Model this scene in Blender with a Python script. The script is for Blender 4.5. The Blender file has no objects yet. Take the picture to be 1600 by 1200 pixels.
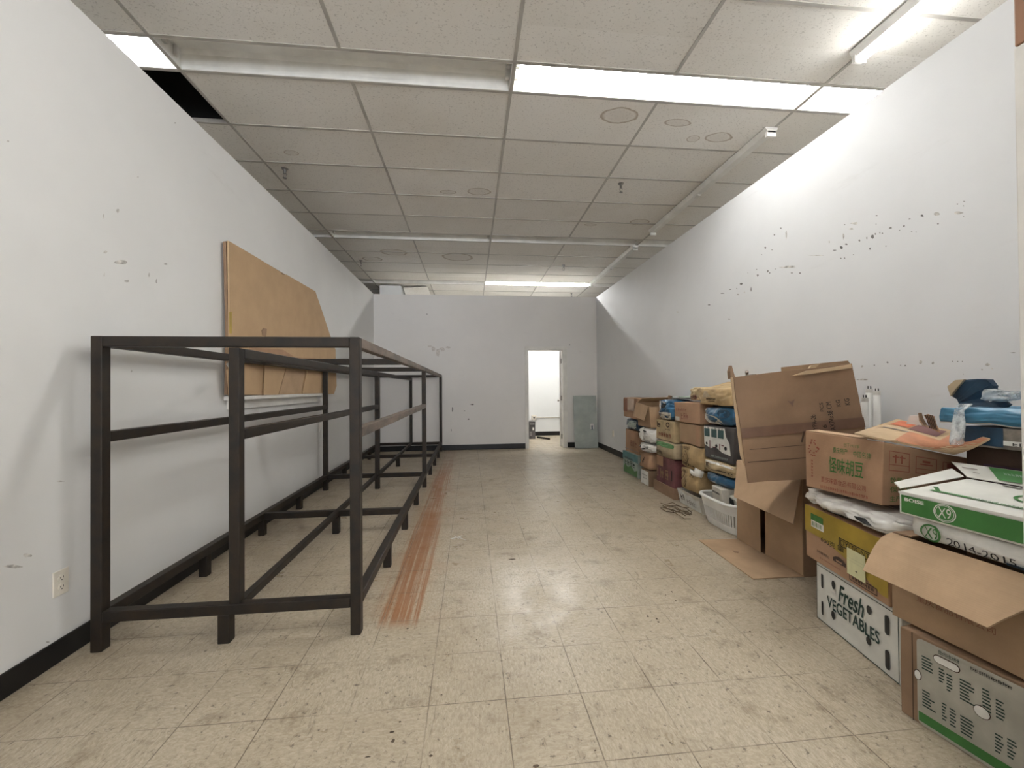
import bpy, bmesh, math, random
from mathutils import Vector, Matrix, noise
random.seed(7)
C = bpy.context.scene.collection
SC = bpy.context.scene
V = Vector

# ------------------------------------------------------------------ camera, world, exposure
FPX = 637.2
YAW, PITCH, ROLL, CAM_H = 0.10134, 0.00896, -0.00785, 1.2474
cy, sy = math.cos(YAW), math.sin(YAW)
_r, _d, _u = V((cy, -sy, 0)), V((sy, cy, 0)), V((0, 0, 1))
_d2 = math.cos(PITCH)*_d + math.sin(PITCH)*_u
_u2 = math.cos(PITCH)*_u - math.sin(PITCH)*_d
RIGHT = math.cos(ROLL)*_r + math.sin(ROLL)*_u2
UP = math.cos(ROLL)*_u2 - math.sin(ROLL)*_r
FWD = _d2
CAM = V((0, 0, CAM_H))
cd = bpy.data.cameras.new('camera')
cd.sensor_width = 36.0
cd.lens = FPX/1600*36.0
cd.clip_start = 0.02
cam = bpy.data.objects.new('camera', cd)
C.objects.link(cam)
M = Matrix((RIGHT, UP, -FWD)).transposed().to_4x4()
M.translation = CAM
cam.matrix_world = M
SC.camera = cam

SKY, FILL_BELOW = 2.8, 13.5
w = bpy.data.worlds.new('world')
SC.world = w
w.use_nodes = True
# world light enters behind the camera: sky above, stronger fill added below for ceiling
_t = w.node_tree
_bg = _t.nodes['Background']
_tc = _t.nodes.new('ShaderNodeTexCoord')
_sp = _t.nodes.new('ShaderNodeSeparateXYZ')
_mr = _t.nodes.new('ShaderNodeMapRange')
_mr.interpolation_type = 'SMOOTHSTEP'
_t.links.new(_tc.outputs['Generated'], _sp.inputs[0])
_t.links.new(_sp.outputs[2], _mr.inputs[0])
for _i, _v in zip((1, 2, 3, 4), (-.12, .12, FILL_BELOW, SKY)): _mr.inputs[_i].default_value = _v
_bg.inputs[0].default_value = (0.93, 0.965, 1.03, 1)
_t.links.new(_mr.outputs[0], _bg.inputs[1])
SC.view_settings.view_transform = 'Standard'
SC.view_settings.look = 'None'
SC.view_settings.exposure = 0.1
SC.view_settings.gamma = 1.0
SC.view_settings.use_curve_mapping = False
TUBE_STRENGTH, FAR_TUBE_STRENGTH = 50.0, 150.0

# measured points: a ray through the photograph met with a plane of the room
def ray(u, v):
    return RIGHT*((u-800)/FPX) + UP*(-(v-600)/FPX) + FWD
def px(u, v, axis, val):
    d = ray(u, v); i = 'XYZ'.index(axis)
    return CAM + d*((val-CAM[i])/d[i])
def pxp(u, v, p0, n):
    d = ray(u, v)
    return CAM + d*((V(p0)-CAM).dot(V(n))/d.dot(V(n)))

# ------------------------------------------------------------------ room sizes
XL, XR, YF, HW = -1.90, 2.63, 8.30, 3.125
ZC = 3.603
TX0, TY0, T = 0.1324, 2.2485, 0.3048
CX0, CY0 = 0.3338, 2.906

# ------------------------------------------------------------------ materials
def srgb(r, g, b):
    f = lambda c: (c/255/12.92) if c/255 <= .04045 else ((c/255+.055)/1.055)**2.4
    return (f(r), f(g), f(b), 1)

class NT:
    def __init__(self, name):
        self.m = bpy.data.materials.new(name)
        self.m.use_nodes = True
        self.t = self.m.node_tree
        self.b = self.t.nodes['Principled BSDF']
    def n(self, typ, **kw):
        nd = self.t.nodes.new(typ)
        for k, v in kw.items():
            if k.startswith('i_'):
                nd.inputs[int(k[2:])].default_value = v
            else:
                setattr(nd, k, v)
        return nd
    def l(self, a, b):
        self.t.links.new(a, b)
    def math(self, op, a, b=None, clamp=False):
        nd = self.n('ShaderNodeMath', operation=op, use_clamp=clamp)
        for i, x in enumerate((a, b)):
            if x is None: continue
            if isinstance(x, (int, float)): nd.inputs[i].default_value = x
            else: self.l(x, nd.inputs[i])
        return nd.outputs[0]
    def step(self, x, lo, hi, to0=0.0, to1=1.0):
        nd = self.n('ShaderNodeMapRange', interpolation_type='SMOOTHSTEP')
        self.l(x, nd.inputs[0])
        for i, v in zip((1, 2, 3, 4), (lo, hi, to0, to1)): nd.inputs[i].default_value = v
        return nd.outputs[0]
    def coord(self, kind='Object', scale=(1, 1, 1), loc=(0, 0, 0)):
        tc = self.n('ShaderNodeTexCoord')
        mp = self.n('ShaderNodeMapping')
        mp.inputs['Scale'].default_value = scale
        mp.inputs['Location'].default_value = loc
        self.l(tc.outputs[kind], mp.inputs[0])
        return mp.outputs[0]
    def noise(self, vec, scale, detail=4, rough=.55, dist=0):
        nd = self.n('ShaderNodeTexNoise')
        nd.inputs['Scale'].default_value = scale
        nd.inputs['Detail'].default_value = detail
        nd.inputs['Roughness'].default_value = rough
        nd.inputs['Distortion'].default_value = dist
        if vec is not None: self.l(vec, nd.inputs['Vector'])
        return nd.outputs[0]
    def mix(self, fac, a, b, mode='MIX'):
        nd = self.n('ShaderNodeMix', data_type='RGBA', blend_type=mode)
        if isinstance(fac, (int, float)): nd.inputs[0].default_value = fac
        else: self.l(fac, nd.inputs[0])
        for i, x in ((6, a), (7, b)):
            if isinstance(x, tuple): nd.inputs[i].default_value = x
            else: self.l(x, nd.inputs[i])
        return nd.outputs[2]
    def bump(self, h, strength=.2, dist=.01):
        nd = self.n('ShaderNodeBump')
        nd.inputs['Strength'].default_value = strength
        nd.inputs['Distance'].default_value = dist
        self.l(h, nd.inputs['Height'])
        self.l(nd.outputs[0], self.b.inputs['Normal'])
    def set(self, col=None, rough=None, metal=None, spec=None):
        for key, x in (('Base Color', col), ('Roughness', rough), ('Metallic', metal), ('Specular IOR Level', spec)):
            if x is None: continue
            if isinstance(x, (int, float, tuple)): self.b.inputs[key].default_value = x
            else: self.l(x, self.b.inputs[key])
        return self.m

def pmat(name, col, rough=.6, var=.12, scale=9.0, bump=.0, metal=0.0, spec=.4, stretch=(1, 1, 1), dark=None):
    """a plain material broken up by soft noise"""
    t = NT(name)
    co = t.coord('Object', stretch)
    n1 = t.noise(co, scale, 5, .6)
    c2 = dark or tuple(c*(1-var*2.2) for c in col[:3])+(1,)
    c3 = tuple(min(1, c*(1+var)) for c in col[:3])+(1,)
    fac = t.step(n1, .28, .72)
    t.set(t.mix(fac, c2, c3), rough, metal, spec)
    if bump: t.bump(t.noise(co, scale*6, 3), bump, .004)
    return t.m

def cardboard(name, col, var=.1):
    t = NT(name)
    co = t.coord('Object')
    big = t.step(t.noise(co, 5.0, 4, .6), .3, .75)
    wv = t.n('ShaderNodeTexWave', wave_type='BANDS', bands_direction='Z')
    t.l(co, wv.inputs['Vector'])
    wv.inputs['Scale'].default_value = 60
    wv.inputs['Distortion'].default_value = .6
    fine = t.noise(co, 140, 2)
    a = t.mix(big, tuple(c*(1-var*1.6) for c in col[:3])+(1,), tuple(c*(1+var*.6) for c in col[:3])+(1,))
    a = t.mix(t.math('MULTIPLY', fine, .16), a, tuple(c*.55 for c in col[:3])+(1,))
    a = t.mix(t.math('MULTIPLY', wv.outputs['Fac'], .05), a, tuple(c*.6 for c in col[:3])+(1,))
    t.set(a, .78, 0, .2)
    t.bump(t.math('ADD', t.math('MULTIPLY', wv.outputs['Fac'], .3), t.noise(co, 26, 4)), .12, .004)
    return t.m

def wall_paint(name, col, scuff=None):
    t = NT(name)
    co = t.coord('Object')
    blot = t.step(t.noise(co, 1.3, 4, .6), .35, .75)
    a = t.mix(blot, tuple(c*.955 for c in col[:3])+(1,), col)
    smear = t.step(t.noise(t.coord('Object', (1, .35, 1.6), (3, 1, 7)), 3.0, 6, .7), .62, .80)
    a = t.mix(t.math('MULTIPLY', smear, .13), a, srgb(120, 108, 95))
    sep = t.n('ShaderNodeSeparateXYZ')
    t.l(co, sep.inputs[0])
    if scuff:
        for (zc, hw, dens, strength) in scuff:
            # dents and scrapes left along the line where shelves stood
            wob = t.math('MULTIPLY', t.math('SUBTRACT', t.noise(t.coord('Object', (1, .8, 0)), 2.0, 2), .5), .25)
            dz = t.math('ABSOLUTE', t.math('SUBTRACT', t.math('ADD', sep.outputs[2], wob), zc))
            band = t.step(dz, 0, hw, 1, 0)
            spots = t.noise(t.coord('Object', (1, 1.0, 1.5), (0, zc*3, 0)), 20, 3, .55)
            clump = t.step(t.noise(t.coord('Object', (1, 1, .5), (5, zc, 2)), 1.7, 2), .42, .62)
            sel = t.math('MULTIPLY', t.step(t.math('ADD', spots, t.math('MULTIPLY', t.math('MULTIPLY', band, clump), .17)), dens, dens+.045), t.step(band, .02, .3))
            a = t.mix(t.math('MULTIPLY', sel, strength), a, srgb(92, 84, 78))
    t.set(a, .62, 0, .3)
    t.bump(t.noise(co, 55, 4), .06, .004)
    return t.m

MT = {}
MT['wall'] = wall_paint('wall_paint', (.77, .765, .75, 1))
MT['wall_r'] = wall_paint('wall_paint_scuffed', (.775, .78, .79, 1))
MT['wall_f'] = wall_paint('wall_paint_grey', (.78, .755, .73, 1))
MT['wall_b'] = wall_paint('wall_paint_white', (.77, .775, .76, 1))
MT['trim'] = pmat('trim_paint', (.76, .735, .69, 1), .45, .04, 6)
MT['brown'] = pmat('brown_wood', srgb(150, 112, 88), .5, .15, 8, stretch=(1, 1, .2))
MT['base'] = pmat('black_vinyl', (.006, .0055, .006, 1), .42, .2, 6)
MT['grid'] = pmat('ceiling_tee_shaded', (.43, .405, .365, 1), .5, .08, 4)  # shadow line between tiles is put into the darker tee colour
MT['enamel'] = pmat('white_enamel', (.80, .79, .75, 1), .32, .05, 5)
MT['socket'] = pmat('white_plastic_socket', (.72, .70, .66, 1), .4, .05, 5)
MT['dark'] = pmat('black_void', (.004, .004, .004, 1), .9, .1, 3)
MT['chrome'] = pmat('brass_chrome', (.28, .27, .26, 1), .3, .1, 20, metal=.9)
MT['plate'] = pmat('ivory_plastic', (.74, .69, .60, 1), .4, .04, 10)
MT['slot'] = pmat('dark_slot', (.03, .028, .025, 1), .7, .1, 10)
MT['steel'] = pmat('dark_steel', (.014, .012, .0105, 1), .5, .22, 14, .08, .2, .3, dark=(.03, .021, .014, 1))
MT['steel_worn'] = pmat('worn_steel', (.15, .115, .092, 1), .55, .25, 12, .1, .2, .4, (1, .3, 1), dark=(.075, .06, .05, 1))
MT['paper'] = pmat('white_paper', (.74, .73, .69, 1), .7, .06, 14)
MT['creampaper'] = pmat('cream_paper', (.62, .58, .50, 1), .7, .06, 14)
MT['note'] = pmat('yellow_note', (.68, .66, .40, 1), .7, .05, 14)
MT['plastic_white'] = pmat('white_plastic', (.80, .79, .76, 1), .35, .04, 6)
MT['film'] = pmat('white_plastic_film', (.76, .74, .70, 1), .24, .08, 9, spec=.6)
MT['tape'] = pmat('brown_packing_tape', (.195, .115, .08, 1), .3, .06, 10, spec=.5)
MT['cleartape'] = pmat('clear_packing_tape', (.46, .33, .235, 1), .22, .05, 10, spec=.6)
MT['blackink'] = pmat('black_ink', (.016, .016, .016, 1), .7, .1, 30)
MT['inkbrown'] = pmat('dark_brown_ink', (.05, .03, .022, 1), .7, .1, 30)
MT['redink'] = pmat('red_ink', (.27, .075, .045, 1), .75, .1, 30)
MT['faintred'] = pmat('faint_red_ink', (.24, .105, .065, 1), .75, .1, 30)
MT['greenink'] = pmat('green_ink', (.045, .16, .035, 1), .7, .1, 30)
MT['darkgreen'] = pmat('dark_green_ink', (.02, .045, .035, 1), .7, .1, 30)
MT['x9green'] = pmat('paper_carton_green', (.05, .185, .045, 1), .45, .06, 8)
MT['orange'] = pmat('orange_print', (.55, .14, .06, 1), .6, .08, 10)
MT['purpleprint'] = pmat('plum_print', (.17, .075, .07, 1), .6, .08, 10)
MT['paleorange'] = pmat('pale_orange_print', (.50, .22, .12, 1), .6, .14, 7)
MT['blue'] = pmat('blue_plastic_film', (.025, .105, .20, 1), .3, .2, 10, spec=.6, dark=(.012, .05, .11, 1))
MT['lightblue'] = pmat('light_blue_film', (.05, .19, .31, 1), .38, .2, 7, spec=.6, dark=(.03, .12, .21, 1))
MT['darkblue'] = pmat('dark_blue_print', (.02, .05, .09, 1), .4, .2, 10)
MT['teal'] = pmat('teal_print', (.10, .22, .22, 1), .6, .1, 10)
MT['palegreen'] = pmat('pale_grey_green_print', (.36, .42, .38, 1), .6, .1, 10)
MT['maroon'] = pmat('maroon_print', (.16, .06, .065, 1), .6, .15, 8)
MT['darkcarton'] = pmat('dark_printed_carton', (.075, .068, .068, 1), .55, .12, 8)
MT['tealdark'] = pmat('dark_teal_print', (.04, .09, .09, 1), .5, .1, 10)
MT['kraft'] = pmat('kraft_paper', (.46, .325, .165, 1), .65, .12, 7, .1)
MT['kraftpale'] = pmat('pale_kraft_paper', (.52, .40, .235, 1), .65, .12, 7, .1)
MT['kraftgrey'] = pmat('woven_sack', (.42, .335, .22, 1), .7, .1, 7, .1)
MT['sackgreen'] = pmat('green_band_print', (.10, .22, .085, 1), .6, .1, 12)
MT['yellow'] = pmat('mustard_print', (.37, .255, .035, 1), .5, .12, 5)
MT['cb'] = cardboard('cardboard', (.40, .268, .165, 1))
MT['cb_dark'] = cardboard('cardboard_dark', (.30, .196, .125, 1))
MT['cb_red'] = cardboard('cardboard_reddish', (.41, .252, .158, 1))
MT['cb_light'] = cardboard('cardboard_light', (.46, .318, .20, 1))
MT['cb_panel'] = cardboard('cardboard_panel', (.50, .345, .205, 1), .05)
MT['cb_edge'] = cardboard('cardboard_edge', (.56, .41, .26, 1))
MT['cb_deep'] = cardboard('dark_brown_carton', (.075, .048, .036, 1))
MT['leather'] = pmat('grey_crumple', (.24, .21, .18, 1), .5, .25, 12)
MT['debris'] = pmat('dark_debris', (.085, .062, .042, 1), .8, .2, 30)
MT['twig'] = pmat('dry_twig', (.17, .125, .08, 1), .8, .2, 30)
MT['carton_white'] = pmat('white_carton', (.70, .69, .64, 1), .55, .05, 6)
MT['carton_grey'] = pmat('grey_printed_carton', (.42, .40, .34, 1), .6, .08, 6)
MT['hinge'] = pmat('hinge_metal', (.35, .33, .30, 1), .35, .08, 20, metal=.8)
MT['purpledark'] = pmat('dark_purple_print', (.055, .028, .05, 1), .55, .1, 8)

def glow_mat(strength, name):
    t = NT(name)
    t.set((.9, .9, .9, 1), .3)
    t.b.inputs['Emission Color'].default_value = (.985, .985, .97, 1)
    t.b.inputs['Emission Strength'].default_value = strength
    return t.m
MT['glow'] = glow_mat(TUBE_STRENGTH, 'lit_fluorescent_tube')
MT['glow_low'] = glow_mat(4.0, 'fill_fluorescent_tube')
MT['glow_far'] = glow_mat(FAR_TUBE_STRENGTH, 'lit_far_fluorescent_tube')  # strength raised above the other tubes to brighten the far end

def glass_sheet_mat():
    t = NT('dusty_glass')
    co = t.coord('Object')
    d = t.n('ShaderNodeBsdfPrincipled')
    f = t.step(t.noise(co, 4, 5, .6), .3, .7)
    t.l(t.mix(f, (.46, .50, .47, 1), (.60, .63, .60, 1)), d.inputs['Base Color'])
    d.inputs['Roughness'].default_value = .25
    tr = t.n('ShaderNodeBsdfTransparent')
    tr.inputs[0].default_value = (.80, .90, .86, 1)
    mx = t.n('ShaderNodeMixShader')
    mx.inputs[0].default_value = .72
    t.l(tr.outputs[0], mx.inputs[1]); t.l(d.outputs[0], mx.inputs[2])
    t.l(mx.outputs[0], t.t.nodes['Material Output'].inputs[0])
    return t.m
MT['glass'] = glass_sheet_mat()

def floor_mat():
    t = NT('vinyl_floor_tiles')
    co = t.coord('Object')
    sep = t.n('ShaderNodeSeparateXYZ'); t.l(co, sep.inputs[0])
    X, Y = sep.outputs[0], sep.outputs[1]
    fx = t.math('DIVIDE', t.math('SUBTRACT', X, TX0), T)
    fy = t.math('DIVIDE', t.math('SUBTRACT', Y, TY0), T)
    def line(f, wd):
        fr = t.math('FRACT', f)
        e = t.math('MINIMUM', fr, t.math('SUBTRACT', 1.0, fr))
        return t.step(e, wd*.4, wd, 1, 0)
    ln = t.math('MAXIMUM', line(fx, .010), line(fy, .0085))
    brk = t.step(t.noise(t.coord('Object', (1, 1, 1), (2, 5, 0)), 2.2, 4, .7), .36, .62, .12, .85)
    ln = t.math('MULTIPLY', ln, brk)
    comb = t.n('ShaderNodeCombineXYZ')
    t.l(t.math('FLOOR', fx), comb.inputs[0]); t.l(t.math('FLOOR', fy), comb.inputs[1])
    wn = t.n('ShaderNodeTexWhiteNoise', noise_dimensions='2D')
    t.l(comb.outputs[0], wn.inputs[0])
    # marbling runs along a diagonal in each tile
    st1 = t.noise(t.coord('Object', (95, 42, 1)), 1.0, 5, .7, .8)
    st2 = t.noise(t.coord('Object', (45, 90, 1), (3, 1, 0)), 1.0, 5, .7, .8)
    pick = t.math('GREATER_THAN', wn.outputs[0], .5)
    st = t.mix(pick, st1, st2)
    fac = t.step(st, .30, .72)
    base = t.mix(fac, (.36, .30, .215, 1), (.54, .475, .375, 1))
    base = t.mix(t.math('MULTIPLY', wn.outputs[0], .18), base, (.41, .335, .235, 1))
    # large worn and soiled areas
    big = t.step(t.noise(co, .9, 5, .62), .42, .72)
    base = t.mix(t.math('MULTIPLY', big, .42), base, (.25, .19, .12, 1))
    med = t.step(t.noise(t.coord('Object', (1, 1, 1), (9, 2, 0)), 5.0, 8, .80), .51, .70)
    base = t.mix(t.math('MULTIPLY', med, .62), base, (.16, .115, .068, 1))
    spk = t.step(t.noise(t.coord('Object', (1, 1, 1), (1, 7, 0)), 36, 5, .7), .585, .68)
    base = t.mix(t.math('MULTIPLY', spk, .75), base, (.085, .065, .048, 1))
    scr = t.step(t.noise(t.coord('Object', (34, 5, 1), (4, 0, 0)), 1.2, 5, .7, 1.8), .59, .67)
    base = t.mix(t.math('MULTIPLY', scr, .5), base, (.12, .09, .06, 1))
    # soiling along the foot of the side wall
    edge = t.math('MULTIPLY', t.step(X, XL, XL+.75, 1, 0), t.step(t.noise(t.coord('Object', (1, 1, 1), (7, 7, 0)), 2.5, 5, .65), .35, .7))
    base = t.mix(t.math('MULTIPLY', edge, .4), base, (.20, .14, .075, 1))
    # rust run-off beside the rack
    xr = t.math('SUBTRACT', X, -.395)
    band = t.step(t.math('ABSOLUTE', xr), .03, .20, 1, 0)
    stre = t.noise(t.coord('Object', (42, .5, 1), (0, 3, 0)), 1.0, 5, .75)
    yy = t.math('MULTIPLY', t.step(Y, 2.14, 2.30), t.step(Y, 5.2, 8.0, 1, .25))
    rust = t.math('MULTIPLY', t.step(t.math('ADD', stre, t.math('MULTIPLY', band, .25)), .59, .78), t.math('MULTIPLY', yy, t.step(band, .0, .25)))
    base = t.mix(t.math('MULTIPLY', rust, .85), base, (.27, .095, .022, 1))
    halo = t.math('MULTIPLY', t.step(t.math('ABSOLUTE', xr), .05, .5, 1, 0), t.math('MULTIPLY', yy, t.step(t.noise(co, 3.2, 5, .7), .4, .7)))
    base = t.mix(t.math('MULTIPLY', halo, .35), base, (.34, .17, .075, 1))
    base = t.mix(ln, base, (.085, .06, .04, 1))
    rg = t.step(t.noise(co, 6, 5, .65), .3, .75, .27, .50)
    t.set(base, rg, 0, .45)
    t.bump(t.math('SUBTRACT', t.math('MULTIPLY', st, .25), ln), .12, .004)
    return t.m
def clear_film():
    t = NT('clear_plastic_film')
    d = t.n('ShaderNodeBsdfPrincipled')
    d.inputs['Base Color'].default_value = (.66, .69, .70, 1); d.inputs['Roughness'].default_value = .12
    d.inputs['Specular IOR Level'].default_value = .8
    tr = t.n('ShaderNodeBsdfTransparent'); tr.inputs[0].default_value = (.9, .93, .95, 1)
    mx = t.n('ShaderNodeMixShader')
    t.l(t.step(t.noise(t.coord('Object'), 22, 4, .6), .35, .65, .2, .8), mx.inputs[0])
    t.l(tr.outputs[0], mx.inputs[1]); t.l(d.outputs[0], mx.inputs[2])
    t.l(mx.outputs[0], t.t.nodes['Material Output'].inputs[0])
    return t.m
MT['clearfilm'] = clear_film()
MT['floor'] = floor_mat()

STAINS = [((1.30, 3.40), .17, .10), ((-1.76, 4.24), .07, .045), ((.114, 4.89), .15, .09), ((-.215, 7.36), .27, .21),
          ((2.43, 5.60), .14, .09), ((2.36, 3.62), .13, .07), ((2.12, 3.66), .06, .05), ((-.25, 4.93), .10, .05),
          ((-1.3, 7.2), .22, .16), ((1.75, 5.75), .09, .04), ((-1.75, 7.6), .18, .12), ((1.85, 3.45), .12, .05)]
def ceiling_mat():
    t = NT('ceiling_tiles')
    co = t.coord('Object')
    sep = t.n('ShaderNodeSeparateXYZ'); t.l(co, sep.inputs[0])
    comb = t.n('ShaderNodeCombineXYZ')
    t.l(t.math('FLOOR', t.math('DIVIDE', t.math('SUBTRACT', sep.outputs[0], CX0), 1.2192)), comb.inputs[0])
    t.l(t.math('FLOOR', t.math('DIVIDE', t.math('SUBTRACT', sep.outputs[1], CY0+.3048), .6096)), comb.inputs[1])
    wn = t.n('ShaderNodeTexWhiteNoise', noise_dimensions='2D'); t.l(comb.outputs[0], wn.inputs[0])
    base = t.mix(wn.outputs[0], (.74, .71, .655, 1), (.81, .785, .74, 1))
    speck = t.step(t.noise(t.coord('Object', (1, 1.5, 1)), 62, 3, .6), .585, .66)
    base = t.mix(t.math('MULTIPLY', speck, .42), base, (.30, .27, .235, 1))
    worn = t.step(t.noise(co, .8, 4, .6), .45, .75)
    base = t.mix(t.math('MULTIPLY', worn, .22), base, (.50, .44, .34, 1))
    wob = t.math('MULTIPLY', t.math('SUBTRACT', t.noise(co, 6.0, 3), .5), .55)
    for (x, y), rx, ry in STAINS:
        dx = t.math('DIVIDE', t.math('SUBTRACT', sep.outputs[0], x), rx)
        dy = t.math('DIVIDE', t.math('SUBTRACT', sep.outputs[1], y), ry)
        r = t.math('ADD', t.math('SQRT', t.math('ADD', t.math('MULTIPLY', dx, dx), t.math('MULTIPLY', dy, dy))), wob)
        ring = t.math('MULTIPLY', t.step(r, .78, .97), t.step(r, .98, 1.06, 1, 0))
        fill = t.step(r, .6, 1.0, .22, 0)
        base = t.mix(t.math('MULTIPLY', t.math('ADD', ring, fill), .62), base, (.27, .185, .105, 1))
    t.set(base, .9, 0, .1)
    t.bump(t.noise(co, 60, 3), .25, .004)
    return t.m
MT['ceil'] = ceiling_mat()

# ------------------------------------------------------------------ mesh helpers
def world_loc(o):
    p = V((0, 0, 0))
    while o:
        p += o.location; o = o.parent
    return p

def obj(name, bm, mat, parent=None, smooth=False, loc=None):
    bmesh.ops.recalc_face_normals(bm, faces=bm.faces[:])
    me = bpy.data.meshes.new(name)
    base = world_loc(parent) if parent else (V(loc) if loc else V((0, 0, 0)))
    for v in bm.verts: v.co -= base
    bm.to_mesh(me); bm.free()
    for m in (mat if isinstance(mat, (list, tuple)) else [mat]): me.materials.append(MT[m] if isinstance(m, str) else m)
    if smooth:
        for p in me.polygons: p.use_smooth = True
    o = bpy.data.objects.new(name, me)
    C.objects.link(o)
    if parent: o.parent = parent
    elif loc: o.location = loc
    return o

def tag(o, label, cat, group=None, kind=None):
    o['label'] = label; o['category'] = cat
    if group: o['group'] = group
    if kind: o['kind'] = kind
    return o

def thing(name, label, cat, loc, group=None):
    o = bpy.data.objects.new(name, None)
    C.objects.link(o)
    o.location = loc
    o.empty_display_size = .05
    return tag(o, label, cat, group)

def struct(name, bm, mat, parent=None, smooth=False):
    o = obj(name, bm, mat, parent, smooth)
    o['kind'] = 'structure'
    return o

def copy_tree(o, parent=None):
    c = o.copy(); C.objects.link(c)
    if parent: c.parent = parent
    for ch in list(o.children): copy_tree(ch, c)
    return c

def add_box(bm, x0, x1, y0, y1, z0, z1, bev=0):
    r = bmesh.ops.create_cube(bm, size=1)
    for v in r['verts']:
        v.co = V(((x0+x1)/2+v.co.x*(x1-x0), (y0+y1)/2+v.co.y*(y1-y0), (z0+z1)/2+v.co.z*(z1-z0)))
    if bev:
        es = list({e for v in r['verts'] for e in v.link_edges})
        bmesh.ops.bevel(bm, geom=es, offset=bev, segments=2, profile=.5, affect='EDGES')
    return bm

def box_bm(x0, x1, y0, y1, z0, z1, bev=0):
    return add_box(bmesh.new(), x0, x1, y0, y1, z0, z1, bev)

def hex_bm(c8, bev=0, wob=0, seed=0, cuts=0):
    """c8: front TL TR BR BL, then back TL TR BR BL"""
    bm = bmesh.new()
    vs = [bm.verts.new(c) for c in c8]
    for f in ((0, 1, 2, 3), (5, 4, 7, 6), (4, 5, 1, 0), (3, 2, 6, 7), (4, 0, 3, 7), (1, 5, 6, 2)):
        bm.faces.new([vs[i] for i in f])
    if cuts:
        bmesh.ops.subdivide_edges(bm, edges=bm.edges[:], cuts=cuts, use_grid_fill=True)
    if wob:
        for v in bm.verts:
            v.co += noise.noise_vector(v.co*5 + V((seed, seed*.3, 0)))*wob
    if bev:
        es = [e for e in bm.edges if len(e.link_faces) == 2 and e.calc_face_angle(0) > .9]
        bmesh.ops.bevel(bm, geom=es, offset=bev, segments=2, profile=.5, affect='EDGES')
    return bm

def add_cyl(bm, a, b, r0, r1=None, n=16, cap=True):
    a, b = V(a), V(b); r1 = r0 if r1 is None else r1
    z = (b-a).normalized()
    x = z.orthogonal().normalized(); y = z.cross(x)
    A = [bm.verts.new(a+(x*math.cos(2*math.pi*i/n)+y*math.sin(2*math.pi*i/n))*r0) for i in range(n)]
    B = [bm.verts.new(b+(x*math.cos(2*math.pi*i/n)+y*math.sin(2*math.pi*i/n))*r1) for i in range(n)]
    for i in range(n):
        bm.faces.new((A[i], A[(i+1) % n], B[(i+1) % n], B[i]))
    if cap:
        bm.faces.new(A[::-1]); bm.faces.new(B)
    return bm

def slab_bm(pts, nrm, th, bev=0):
    """an outline given as points, thickened by th along nrm"""
    bm = bmesh.new(); n = V(nrm)*th
    A = [bm.verts.new(V(p)) for p in pts]; B = [bm.verts.new(V(p)+n) for p in pts]
    bm.faces.new(A); bm.faces.new(B[::-1])
    k = len(pts)
    for i in range(k): bm.faces.new((A[i], B[i], B[(i+1) % k], A[(i+1) % k]))
    return bm

class Face:
    """a quad TL TR BR BL seen from outside; s runs to the right, t up"""
    def __init__(self, TL, TR, BR, BL):
        self.q = [V(x) for x in (TL, TR, BR, BL)]
        self.n = ((self.q[1]-self.q[0]).cross(self.q[3]-self.q[0])).normalized()*-1
        self.w = (self.q[1]-self.q[0]).length; self.h = (self.q[0]-self.q[3]).length
    def at(self, s, t, off=0):
        TL, TR, BR, BL = self.q
        return (TL*(1-s)+TR*s)*t + (BL*(1-s)+BR*s)*(1-t) + self.n*off

def patch(face, s0, s1, t0, t1, mat, name, parent, off=.0022, n=4, outline=None):
    """a thin printed area, tape or label laid on a face"""
    bm = bmesh.new()
    if outline:
        A = [bm.verts.new(face.at(s0+(s1-s0)*a, t0+(t1-t0)*b, off)) for a, b in outline]
        bm.faces.new(A)
    else:
        g = [[bm.verts.new(face.at(s0+(s1-s0)*i/n, t0+(t1-t0)*j/n, off)) for j in range(n+1)] for i in range(n+1)]
        for i in range(n):
            for j in range(n): bm.faces.new((g[i][j], g[i+1][j], g[i+1][j+1], g[i][j+1]))
    return obj(name, bm, mat, parent)

def rects(face, lst, mat, name, parent, off=.0026):
    bm = bmesh.new()
    for s0, s1, t0, t1 in lst:
        bm.faces.new([bm.verts.new(face.at(a, b, off)) for a, b in ((s0, t0), (s1, t0), (s1, t1), (s0, t1))])
    return obj(name, bm, mat, parent)

def frame_rects(s0, s1, t0, t1, ws, wt):
    return [(s0, s1, t0, t0+wt), (s0, s1, t1-wt, t1), (s0, s0+ws, t0, t1), (s1-ws, s1, t0, t1)]

def ellipse(n=24):
    return [(.5+.5*math.cos(2*math.pi*i/n), .5+.5*math.sin(2*math.pi*i/n)) for i in range(n)]

def ring(face, s0, s1, t0, t1, k, mat, name, parent, off=.003, n=28):
    bm = bmesh.new()
    o_, i_ = [], []
    for i in range(n):
        a = 2*math.pi*i/n
        for L, f in ((o_, 1), (i_, k)):
            L.append(bm.verts.new(face.at((s0+s1)/2+(s1-s0)/2*f*math.cos(a), (t0+t1)/2+(t1-t0)/2*f*math.sin(a), off)))
    for i in range(n): bm.faces.new((o_[i], o_[(i+1) % n], i_[(i+1) % n], i_[i]))
    return obj(name, bm, mat, parent)

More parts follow.
